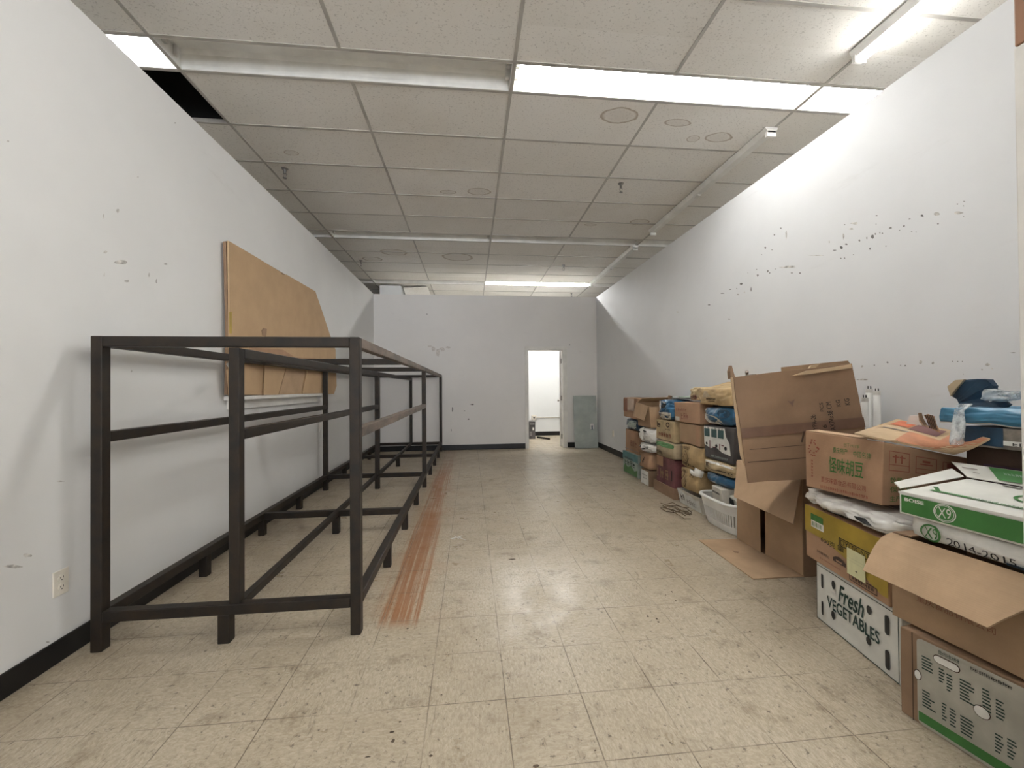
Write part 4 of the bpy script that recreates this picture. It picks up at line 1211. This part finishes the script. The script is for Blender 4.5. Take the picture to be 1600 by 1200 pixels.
def bt(u, v):   # face coordinates of a printed mark
    p = pxp(u, v, p0, nrm)
    best = min(((bf.at(s/200, t/200)-p).length, s/200, t/200) for s in range(0, 201) for t in range(0, 201))
    return best[1], best[2]
def btext(s, ul, ur, vb, vt):
    a = bt(ul, vb); b_ = bt(ur, vb); c_ = bt(ul-3, vt)
    text(bf, s, a[0], b_[0], a[1], c_[1], 'blackink', T2, 'printed_text', 90, .0085)
btext('KG', 1319.5, 1327, 633, 623)
btext('KG', 1306, 1313, 635, 625)
btext('AX74x38 CM', 1297, 1304.5, 673, 628)
btext('PCS', 1280.5, 1287, 643, 629.5)
btext('6', 1284.5, 1291, 669, 664)
btext('YPA-2b', 1269.5, 1277, 672, 648)

# ------------------------------------------------------------------ seventh stack
vf, vn = V((1.842, 2.025, 0)), V((1.758, 1.52, 0))
vd = (vn-vf).normalized(); vnr = V((vd.y, -vd.x, 0))
if vnr.x > 0: vnr = -vnr
dv7 = -vnr*.335
up = lambda p, z: V((p.x, p.y, z))
k = Box('vegetable_carton', 'white carton printed Fresh VEGETABLES on the floor under the yellow carton', [up(vf, .303), up(vn, .303), up(vn, 0), up(vf, 0)], dv7, 'carton_white', wob=.0015, tape=None, bev=.006)
of = k.off
rects(k.front, frame_rects(.012, .985, .02, .965, .006, .012), 'darkgreen', 'printed_border', k.t, of)
text(k.front, 'VEGETABLES', .165, .80, .355, .545, 'darkgreen', k.t, off=of+.001, bold=.018)
text(k.front, 'Fresh', .32, .635, .575, .86, 'darkgreen', k.t, off=of+.001, shear=.3, bold=.02)
def hole(s0, s1, t0, t1, slot):
    if slot:
        o = []
        for i in range(13): a = math.pi*i/12; o.append((.5+.5*math.cos(a), .86+.14*math.sin(a)))
        for i in range(13): a = math.pi+math.pi*i/12; o.append((.5+.5*math.cos(a), .14+.14*math.sin(a)))
    else: o = ellipse(20)
    patch(k.front, s0, s1, t0, t1, 'slot', 'vent_hole', k.t, of+.0015, outline=o)
hole(.085, .115, .60, .85, True); hole(.085, .112, .14, .38, True)
hole(.855, .90, .585, .86, True); hole(.855, .90, .10, .37, True)
hole(.235, .285, .72, .86, False); hole(.225, .275, .21, .35, False)
hole(.665, .72, .70, .83, False); hole(.655, .71, .24, .36, False)

y0_ = vf - vd*.065 + vnr*.01; y1_ = vn - vd*.04 + vnr*.012
k = Box('printed_carton', 'mustard yellow printed carton with a yellow note on the vegetable carton', [up(y0_, .592), up(y1_, .582), up(y1_, .308), up(y0_, .308)], dv7*.95, 'cb_red', wob=.002, tape=None)
of = k.off
patch(k.front, .0, 1, .50, 1.0, 'yellow', 'printed_band', k.t, of, outline=[(0, .0), (.3, -.02), (.7, -.4), (.93, -.75), (1, -.75), (1, 1), (0, 1)])
patch(k.front, .09, .27, .74, .88, 'greenink', 'printed_mark', k.t, of+.001)
patch(k.front, .10, .28, .63, .76, 'paper', 'barcode_label', k.t, of+.002)
rects(k.front, [(.12+.018*i, .12+.018*i+(.006 if i % 3 else .011), .66, .74) for i in range(8)], 'greenink', 'barcode', k.t, of+.003)
text(k.front, 'DYL05-NT', .50, .83, .575, .665, 'blackink', k.t, off=of+.002)
rects(k.front, frame_rects(.48, .85, .55, .69, .008, .014), 'blackink', 'printed_border', k.t, of+.002)
text(k.front, '600克', .24, .43, .44, .54, 'blackink', k.t, off=of+.002)
text(k.front, '罐', .46, .54, .455, .55, 'blackink', k.t, off=of+.002)
patch(k.front, .40, .56, .22, .34, 'inkbrown', 'printed_emblem', k.t, of+.002, outline=[(0, 0), (1, 0), (1, .5), (.8, .8), (.5, 1), (.2, .8), (0, .5)])
rects(k.front, [(.44, .52, .24, .27)], 'cb_red', 'emblem_gap', k.t, of+.003)
glyphs(k.front, .18, .36, .20, .25, 6, 'inkbrown', k.t, off=of+.002, seed=41)
glyphs(k.front, .22, .50, .11, .14, 11, 'faintred', k.t, off=of+.002, seed=42)
text(k.front, '绿色', .80, .93, .45, .56, 'greenink', k.t, off=of+.002)
rects(k.front, frame_rects(.60, .90, .06, .18, .007, .014), 'inkbrown', 'printed_border', k.t, of+.002)
glyphs(k.front, .63, .87, .09, .15, 7, 'inkbrown', k.t, off=of+.002, seed=43)
nt = patch(k.front, .585, .79, .16, .60, 'note', 'paper_note', k.t, of+.006, 6)
text(k.front, '4', .68, .71, .25, .285, 'inkbrown', nt, off=of+.008)
rects(k.front, [(.595, .78, .45, .452), (.595, .78, .40, .402)], 'leather', 'ruled_line', nt, of+.008)
patch(k.near, 0, 1, .55, 1, 'yellow', 'printed_band', k.t, of)

y0b = vf - vd*.10 - vnr*.0; y1b = vn + vd*.02 - vnr*.0
k = Sack('plastic_bag', 'crumpled glossy white plastic bag squeezed under the bean carton', [up(y0b, .684), up(y1b, .684), up(y1b, .598), up(y0b, .598)], dv7*.95, 'film', cat='bag', bulge=.035, pinch=.25, amp=.02, freq=9, ridge=.014, n=26)
text(k, 'adamod', .30, .62, .03, .17, 'blackink', k.t, off=.018)
patch(k, .66, .84, .34, .62, 'blackink', 'printed_mark', k.t, .010, 4, [(0, .7), (.1, 1), (.25, .75), (.4, 1), (.45, .6), (.75, .45), (1, .5), (.95, .1), (.55, .15), (.3, .35), (.1, .3)])

# brown bean carton, slightly tipped
a0, a1 = V((1.80, 2.035, 0)), V((1.775, 1.60, 0))
q7 = [px(1258, 674, 'X', 1.80), px(1380, 690, 'X', 1.775), px(1378, 790, 'X', 1.775), px(1259, 760, 'X', 1.80)]
dv = V((.44, .02, -.086)); dvb2 = V((.44, .02, -.014))
k = Box('bean_carton', 'brown carton with green Chinese lettering on the crumpled white plastic bag', q7, dv, 'cb_red', wob=.003, tape=None, dv2=dvb2)
of = k.off
text(k.front, '怪味胡豆', .36, .80, .355, .625, 'greenink', k.t, off=of, bold=.006)
text(k.front, '重庆特产', .42, .61, .70, .80, 'greenink', k.t, off=of)
text(k.front, '中国名牌', .68, .88, .69, .79, 'greenink', k.t, off=of)
text(k.front, '创于1931年', .56, .75, .835, .895, 'greenink', k.t, off=of)
text(k.front, '重庆味霸食品有限公司', .25, .83, .155, .255, 'redink', k.t, off=of)
glyphs(k.front, .24, .86, .05, .10, 22, 'redink', k.t, off=of, seed=51)
for i in range(6):
    glyphs(k.front, .10, .135, .20+.055*i, .24+.055*i, 1, 'redink', k.t, off=of, seed=60+i)
rnd = random.Random(5)
L = []
for i in range(26):
    a = rnd.uniform(0, 6.28); r = .055+.04*rnd.random()
    s_, t_ = .125+r*math.cos(a)*.9, .72+r*math.sin(a)*1.5
    L.append((s_, s_+.02, t_, t_+.02))
rects(k.front, L, 'redink', 'printed_flower', k.t, of)
rects(k.near, frame_rects(.06, .30, .56, .88, .008, .012)+[(.06, .30, .655, .665), (.13, .145, .69, .83), (.20, .215, .69, .83), (.10, .17, .78, .80), (.18, .25, .78, .80)], 'redink', 'printed_handling_mark', k.t, of)
rects(k.near, frame_rects(.37, .62, .56, .86, .008, .012)+[(.37, .62, .64, .65), (.42, .57, .72, .74), (.45, .54, .76, .80)], 'redink', 'printed_handling_mark', k.t, of)
rects(k.near, frame_rects(.69, .95, .56, .84, .008, .012)+[(.74, .90, .72, .82)], 'redink', 'printed_handling_mark', k.t, of)
text(k.near, '数量', .08, .22, .36, .46, 'greenink', k.t, off=of)
text(k.near, '保质期', .08, .34, .21, .31, 'greenink', k.t, off=of)
text(k.near, '生产日期', .08, .34, .06, .16, 'greenink', k.t, off=of)
TL, TR, BR, BL = q7
flap(k.t, [TL+V((.004, 0, .002)), TR+V((.004, 0, .002)), TR+V((.07, 0, .001)), TL+V((.08, 0, .004))], 'cb_light', .003, (0, 0, 1))
flap(k.t, [TL, TL+V((-.006, .0, -.0)), TL+V((-.012, .01, -.06)), TL+V((-.004, .012, -.06))], 'cb_deep', .006, (0, 1, 0))

# three bare tubes standing behind the stack
def spare_tube(x, y, h, tilt, label, first=[]):
    if not first:
        t = thing('spare_fluorescent_tube', label, 'fluorescent tube', (x, y, 0), 'spare fluorescent tubes')
        obj('glass_tube', add_cyl(bmesh.new(), (x, y, .03), (x, y, 1.14), .019, n=16), 'plastic_white', t, True)
        b = bmesh.new(); add_cyl(b, (x, y, 1.14), (x, y, 1.165), .0195, .018, 16)
        c = obj('end_cap', b, 'socket', t)
        b = bmesh.new()
        for d in (-.009, .009): add_cyl(b, (x, y+d, 1.165), (x, y+d, 1.182), .003, n=8)
        obj('pins', b, 'slot', c)
        b = bmesh.new(); add_cyl(b, (x, y, 0), (x, y, .03), .018, .0195, 16)
        obj('end_cap', b, 'socket', t)
        first.append(t); return t
    t = copy_tree(first[0]); t.location = (x, y, 0); t['label'] = label
    t.rotation_euler = tilt; t.scale = (1, 1, h/1.182)
    return t
sty = lambda u, x: px(u, 650, 'X', x).y
spare_tube(2.535, sty(1351.5, 2.535), 1.182, (0, 0, 0), 'spare white tube closest to the tilted carton, shortest of the three standing tubes')
spare_tube(2.59, sty(1359, 2.59), 1.24, (0, 0, 0), 'spare white tube in the middle of the three standing against the wall')
spare_tube(2.57, sty(1368.5, 2.57), 1.225, (0, math.radians(.5), 0), 'spare white tube farthest from the tilted carton among the three standing tubes')

# ------------------------------------------------------------------ eighth stack, nearest the camera
e0, e1_ = V((1.626, 1.41, 0)), V((1.686, 1.068, 0))
ed = (e1_-e0).normalized(); en = V((ed.y, -ed.x, 0))
if en.x > 0: en = -en
dv8 = -en*.34
k = Box('paper_list_carton', 'brown carton with grey panel of printed lists and green stripe, nearest on the floor', [up(e0, .325), up(e1_, .325), up(e1_, 0), up(e0, 0)], dv8, 'cb_dark', wob=.002, tape=None)
of = k.off
rects(k.front, [(.112, .120, 0, 1)], 'cb_deep', 'corner_crease', k.t, of)
rr = []
for cxx, cyy, a0_ in ((.93, .92, 0), (.20, .92, 1), (.20, .06, 2), (.93, .06, 3)):
    for i in range(5):
        a = math.pi/2*(a0_+i/4); rr.append((cxx+.045*math.cos(a), cyy+.05*math.sin(a)))
patch(k.front, 0, 1, 0, 1, 'carton_grey', 'printed_panel', k.t, of, outline=rr)
patch(k.front, .165, .96, .045, .15, 'x9green', 'green_stripe', k.t, of+.001)
def pill(s0, s1, t0, t1, rs):
    o = []
    for i in range(9): a = -math.pi/2+math.pi*i/8; o.append((1-rs+rs*math.cos(a), .5+.5*math.sin(a)))
    for i in range(9): a = math.pi/2+math.pi*i/8; o.append((rs+rs*math.cos(a), .5+.5*math.sin(a)))
    patch(k.front, s0-.006, s1+.006, t0-.008, t1+.010, 'cb_deep', 'cut_edge', k.t, of+.001, outline=o)
    patch(k.front, s0, s1, t0, t1, 'paper', 'hand_hole', k.t, of+.002, outline=o)
pill(.30, .50, .80, .875, .2); pill(.60, .71, .47, .58, .5); pill(.135, .19, .50, .60, .5)
L = []; rnd = random.Random(3)
for (s, t_, n, w_) in ((.20, .78, 5, .11), (.20, .40, 6, .11), (.34, .74, 5, .05), (.40, .72, 6, .05), (.36, .38, 6, .04), (.42, .37, 6, .05), (.50, .74, 7, .11), (.50, .36, 6, .12),
                         (.66, .76, 7, .06), (.75, .72, 6, .06), (.74, .38, 6, .06), (.82, .40, 6, .06)):
    for i in range(n):
        ww = w_*rnd.uniform(.55, 1)
        L.append((s, s+ww, t_-.033*i, t_-.033*i+.015))
rects(k.front, L, 'darkgreen', 'print', k.t, of+.0015)
text(k.front, 'Standing file size', .34, .50, .915, .94, 'darkgreen', k.t, off=of+.002) if False else glyphs(k.front, .34, .50, .905, .945, 12, 'darkgreen', k.t, off=of+.002, seed=71)
glyphs(k.front, .58, .86, .90, .935, 18, 'blackink', k.t, off=of+.002, seed=72)
patch(k.top, .02, .3, .86, 1.0, 'paper', 'paper_edge', k.t, of+.002)

fr = [V((1.655, 1.462, .655)), V((1.70, .955, .655)), V((1.70, .955, .338)), V((1.655, 1.462, .338))]
t, f1, f2 = wallbox('open_carton', 'open brown carton with a wide drooping flap on the carton of printed lists', fr, (.36, 0.02, 0), 'cb')
p = [V((1.655, 1.462, .662)), V((1.70, .955, .662))]
b = bmesh.new(); g = []
for i in range(9):
    row = []
    for j in range(7):
        s = i/8; u_ = j/6
        A = p[0].lerp(p[1], s)
        B = V((1.50, 1.435, .533)).lerp(V((1.515, 1.065, .527)), s)
        q_ = A.lerp(B, u_); q_.z += .035*math.sin(u_*math.pi)*(1-.35*s)
        row.append(b.verts.new(q_))
    g.append(row)
for i in range(8):
    for j in range(6): b.faces.new((g[i][j], g[i+1][j], g[i+1][j+1], g[i][j+1]))
o = obj('flap', b, 'cb_light', t)
m = o.modifiers.new('thick', 'SOLIDIFY'); m.thickness = .006
text(f1, '重庆食品有限公司', .17, .60, .31, .385, 'faintred', t, off=.004)
flap(t, [(1.66, 1.462, .660), (2.0, 1.478, .660), (1.98, 1.40, .672), (1.66, 1.39, .668)], 'cb_dark', .005, (0, 0, 1))

fr = [V((1.675, 1.415, .745)), V((1.70, .96, .742)), V((1.70, .96, .672)), V((1.675, 1.415, .672))]
k = Sack('ream_wrapper', 'white paper ream marked 2014-2015 under the green paper carton', fr, (.30, .02, 0), 'paper', 'paper reams and lids', 'paper ream', bulge=.006, pinch=.1, amp=.004, freq=12)
text(k, '2014-2015', .27, .68, .06, .42, 'blackink', k.t, off=.006)
ring(k, .08, .235, -.02, .85, .78, 'x9green', 'printed_oval', k.t, .006)
text(k, 'X9', .115, .21, .15, .70, 'x9green', k.t, off=.006)
patch(k, .62, .95, -.02, .14, 'darkblue', 'printed_band', k.t, .006, 5)

fr = [V((1.655, 1.43, .835)), V((1.69, .945, .838)), V((1.69, .945, .748)), V((1.655, 1.43, .748))]
k = Box('copy_paper_carton', 'green and white Boise X9 paper carton on top of the nearest stack', fr, (.33, .02, .034), 'carton_white', 'paper reams and lids', wob=.0015, tape=None, seam=False)
of = k.off
patch(k.front, .02, .995, .10, .86, 'x9green', 'green_panel', k.t, of)
text(k.front, 'BOISE', .045, .175, .62, .77, 'paper', k.t, off=of+.001, bold=.02)
ring(k.front, .235, .372, .14, .86, .90, 'paper', 'printed_oval', k.t, of+.001)
ring(k.front, .247, .360, .20, .80, .93, 'paper', 'printed_oval', k.t, of+.001)
text(k.front, 'X9', .265, .342, .30, .70, 'paper', k.t, off=of+.001)
patch(k.front, .0, 1, .90, 1.0, 'film', 'plastic_edge', k.t, of, 6)
rects(k.top, [(.10, 1, .22, .27)], 'x9green', 'green_stripe', k.t, of)
glyphs(k.top, .35, .95, .225, .265, 30, 'paper', k.t, off=of+.001, seed=81)
patch(k.top, .05, .16, .24, .40, 'x9green', 'green_corner', k.t, of, outline=[(0, .9), (.25, 1), (1, .1), (.8, 0)])
ring(k.top, .44, .78, .42, .80, .88, 'x9green', 'printed_oval', k.t, of)
text(k.top, 'X9', .52, .69, .48, .74, 'x9green', k.t, off=of+.001, shear=.2)
rects(k.top, [(.25, .6, .90, .93)], 'blackink', 'printed_line', k.t, of)
q8 = [V((1.985, 1.45, .872)), V((2.018, .967, .874)), V((2.105, .97, .915)), V((2.06, 1.56, .910))]
fq = Face(q8[3], q8[2], q8[1], q8[0])
flap(k.t, q8, 'carton_white', .004, None, 'back_flap')
patch(fq, .20, .98, .06, .90, 'x9green', 'green_panel', k.t, .009)
rects(fq, [(.03, .12, .55, .62), (.07, .11, .28, .33)], 'leather', 'printed_line', k.t, .009)
glyphs(fq, .26, .44, .45, .60, 9, 'palegreen', k.t, off=.011, seed=83)
q9 = [V((1.66, 1.43, .842)), V((1.97, 1.452, .873)), V((1.98, 1.50, .895)), V((1.68, 1.47, .855))]
flap(k.t, q9, 'carton_white', .004, None, 'end_flap')

# boxes piled behind the nearest stack
k = Box('carton', 'dark brown carton against the wall behind the green paper carton', axis(2.13, 1.56, .92, 0, .985), (.46, 0, 0), 'cb_deep', wob=.003)
patch(k.front, .1, .55, .84, .93, 'purpledark', 'printed_panel', k.t, k.off)
k = Box('printed_carton', 'flat grey carton marked 2005 under the blue wrapped box', [V((2.075, 1.53, 1.072)), V((2.075, 1.08, 1.076)), V((2.075, 1.08, .99)), V((2.075, 1.53, .99))], (.42, 0, 0), 'leather', wob=.002, tape=None)
text(k.front, '2005', .46, .72, .48, .80, 'blackink', k.t, off=k.off)
patch(k.front, .30, 1, .20, .42, 'paper', 'label_strip', k.t, k.off, 4)
glyphs(k.front, .36, .98, .22, .36, 14, 'blackink', k.t, off=k.off+.002, seed=85)
patch(k.front, .02, .30, .1, 1, 'darkblue', 'printed_panel', k.t, k.off)
k = Sack('wrapped_box', 'light blue plastic-wrapped flat box on the stack against the wall', [V((2.06, 1.62, 1.145)), V((2.06, 1.10, 1.165)), V((2.06, 1.10, 1.08)), V((2.06, 1.62, 1.08))], (.40, 0, 0), 'lightblue', GS, 'wrapped box', bulge=.006, pinch=.05, amp=.008, freq=14, part='wrapping')
patch(k, .0, 1, -.02, .04, 'creampaper', 'bottom_edge', k.t, .005, 8)
# torn blue film standing up on it
b = slab_bm([px(u, v, 'X', 2.22) for u, v in ((1485, 619), (1492, 609), (1505, 594), (1530, 592), (1545, 593), (1553, 603), (1548, 612), (1532, 610), (1530, 622), (1537, 629), (1548, 626), (1557, 622), (1575, 632), (1560, 640), (1500, 640), (1499, 632), (1493, 624))], (1, 0, 0), .03)
bmesh.ops.subdivide_edges(b, edges=b.edges[:], cuts=2)
for v_ in b.verts: v_.co.x += .05*noise.noise(v_.co*9)
t = thing('torn_film', 'torn dark blue plastic film standing up on the light blue wrapped box', 'plastic film', (2.22, 1.45, 1.16))
obj('blue_film', b, 'darkblue', t)
obj('pale_edge', slab_bm([px(u, v, 'X', 2.20) for u, v in ((1485, 619), (1480, 604), (1492, 594), (1506, 593), (1492, 609))], (1, 0, 0), .012), 'kraftgrey', t)
k2 = Sack('', '', [px(u, v, 'X', 2.20) for u, v in ((1534, 607), (1593, 612), (1593, 626), (1533, 629))], (.05, 0, 0), 'clearfilm', bulge=.01, amp=.02, ridge=.012, n=16, pinch=.6, part='clear_film', thing_=t)
# strip of clear film hanging over the front of the wrapped box
b = bmesh.new(); L = []
pts = [((1497, 632), (1520, 632), 2.06), ((1492, 642), (1507, 642), 2.035), ((1487, 664), (1508, 664), 2.03), ((1483, 690), (1504, 693), 1.985), ((1485, 695), (1501, 695), 1.985)]
for (a, c, x) in pts:
    A, B_ = px(*a, 'X', x), px(*c, 'X', x)
    L.append([b.verts.new(A.lerp(B_, i/5)+V((random.uniform(-.006, .006), 0, 0))) for i in range(6)])
for r in range(len(L)-1):
    for i in range(5): b.faces.new((L[r][i], L[r][i+1], L[r+1][i+1], L[r+1][i]))
o = obj('hanging_strip', b, 'clearfilm', t, True)
m = o.modifiers.new('thick', 'SOLIDIFY'); m.thickness = .004
# orange printed cardboard lying over the bean carton
t = thing('flattened_carton', 'flattened carton with orange and plum print lying across the stacks against the wall', 'cardboard sheet', (2.0, 1.75, 1.0))
of_ = Face(px(1402, 658, 'X', 2.45), px(1547, 690, 'X', 2.05), px(1490, 713, 'Y', 1.565), px(1335, 681, 'Z', 1.022))
b = bmesh.new(); g = [[[b.verts.new(of_.at(i/10, j/8, o_+.006+.007*math.sin(i*.5)*math.sin(j*.4))) for j in range(9)] for i in range(11)] for o_ in (0, .007)]
for k_, side in enumerate(g):
    for i in range(10):
        for j in range(8): b.faces.new((side[i][j], side[i+1][j], side[i+1][j+1], side[i][j+1]))
rim = [(i, 0) for i in range(11)]+[(10, j) for j in range(1, 9)]+[(i, 8) for i in range(9, -1, -1)]+[(0, j) for j in range(7, 0, -1)]
for n_ in range(len(rim)):
    (a_, c_), (d_, e_) = rim[n_], rim[(n_+1) % len(rim)]
    b.faces.new((g[0][a_][c_], g[0][d_][e_], g[1][d_][e_], g[1][a_][c_]))
obj('sheet', b, 'cb_edge', t)
class Wavy:
    def at(self, s_, t_, off=0):
        return of_.at(s_, t_, .0135+off+.007*math.sin(s_*10*.5)*math.sin(t_*8*.4))
wv = Wavy()
patch(wv, .09, .33, .60, .92, 'orange', 'orange_print', t, .002, 8)
patch(wv, .35, .66, .54, .88, 'purpleprint', 'plum_print', t, .002, 8)
patch(wv, .40, 1.0, .0, .45, 'paleorange', 'orange_print', t, .002, 8)
patch(wv, .72, 1.0, .45, .95, 'paleorange', 'orange_print', t, .002, 8)
patch(wv, .10, .44, .40, .43, 'leather', 'printed_line', t, .002, 8)
# corrugated scrap and paper curled up behind
t = thing('corrugated_scrap', 'curled corrugated cardboard scrap beside the light blue wrapped box', 'cardboard scrap', (2.12, 1.72, 1.06))
obj('curled_strip', slab_bm([px(u, v, 'X', 2.10) for u, v in ((1434.5, 645), (1437, 654), (1443, 664), (1450, 668), (1441, 665), (1436, 658))], (1, 0, 0), .02), 'cb_dark', t)
obj('corrugated_flap', slab_bm([px(u, v, 'X', 2.10) for u, v in ((1443.5, 649), (1449, 647), (1458, 650), (1462, 664), (1468, 676), (1457, 671))], (1, 0, 0), .006), 'cb_red', t)
for i in range(5):
    a = 1446+i*2.6
    obj('flute', slab_bm([px(u, v, 'X', 2.095) for u, v in ((a, 648+.2*i), (a+.9, 648+.2*i), (a+8, 669+.6*i), (a+7, 669+.6*i))], (-1, 0, 0), .003), 'cb_deep', t)
t = thing('paper_sheet', 'white paper sheet tucked behind the flattened orange printed carton', 'paper', (2.3, 1.95, 1.03))
obj('sheet', slab_bm([px(u, v, 'X', 2.24) for u, v in ((1416, 662), (1421, 650), (1440, 650), (1447, 668), (1430, 672))], (1, 0, 0.2), .006), 'paper', t)

# ------------------------------------------------------------------ litter on the floor
def fpt(u, v): return px(u, v, 'Z', 0)
b = bmesh.new(); rnd = random.Random(11)
spots = [(1012, 963, 3, 2.5), (1026, 967, 3, 2), (1029, 972, 3, 2), (1172, 987, 3, 2), (1175, 993, 2, 1.5), (612, 1144, 7, 2.5), (614, 1158, 5, 5), (625, 1128, 3, 2), (673, 1181, 5, 3), (930, 1173, 3, 2),
         (838, 1197, 9, 5), (575, 1183, 9, 1), (800, 874, 9, 1.5), (745, 1000, 2, 1), (1050, 925, 2, 2), (1056, 939, 2, 1.5), (1040, 930, 2, 1), (690, 1086, 3, 1), (637, 982, 3, 1.5), (895, 1002, 5, 1)]
for u, v, ru, rv in spots:
    c = fpt(u, v); k_ = 7
    rx = .75*ru/FPX*c.y; ry = .75*rv/FPX*c.y*c.y/1.25
    ring_ = [b.verts.new(c+V((rx*rnd.uniform(.6, 1)*math.cos(6.28*i/k_), ry*rnd.uniform(.6, 1)*math.sin(6.28*i/k_), .0006))) for i in range(k_)]
    topv = b.verts.new(c+V((0, 0, .004)))
    for i in range(k_): b.faces.new((ring_[i], ring_[(i+1) % k_], topv))
    b.faces.new(ring_[::-1])
tag(obj('floor_litter', b, 'debris', loc=(.5, 2.0, 0)), 'scattered dark crumbs and leaf bits lying on the tiled floor', 'litter', None, 'stuff')
b = bmesh.new()
for a, c in (((704, 843), (716, 840)), ((716, 840), (727, 845)), ((716, 840), (722, 838)), ((710, 838), (717, 843))):
    A, B_ = fpt(*a)+V((0, 0, .004)), fpt(*c)+V((0, 0, .006))
    add_cyl(b, A, B_, .004, .003, 6)
tag(obj('paper_twig', b, 'paper', loc=fpt(715, 842)), 'small pale twisted scrap lying on the floor beside the rack', 'scrap')
b = bmesh.new(); rnd = random.Random(21)
for i in range(9):
    u, v = 1030+rnd.uniform(0, 15), 786+rnd.uniform(0, 10)
    q_ = fpt(u, v)+V((0, 0, .004))
    for s_ in range(4):
        u += rnd.uniform(8, 14); v += rnd.uniform(-1, 7)
        if u > 1084: break
        n_ = fpt(u, v)+V((0, 0, .004+rnd.uniform(0, .012)))
        add_cyl(b, q_, n_, .004, .004, 6); q_ = n_
tag(obj('dried_twigs', b, 'twig', loc=fpt(1055, 795)), 'dark tangle of dried twigs on the floor before the torn white tray', 'twigs')
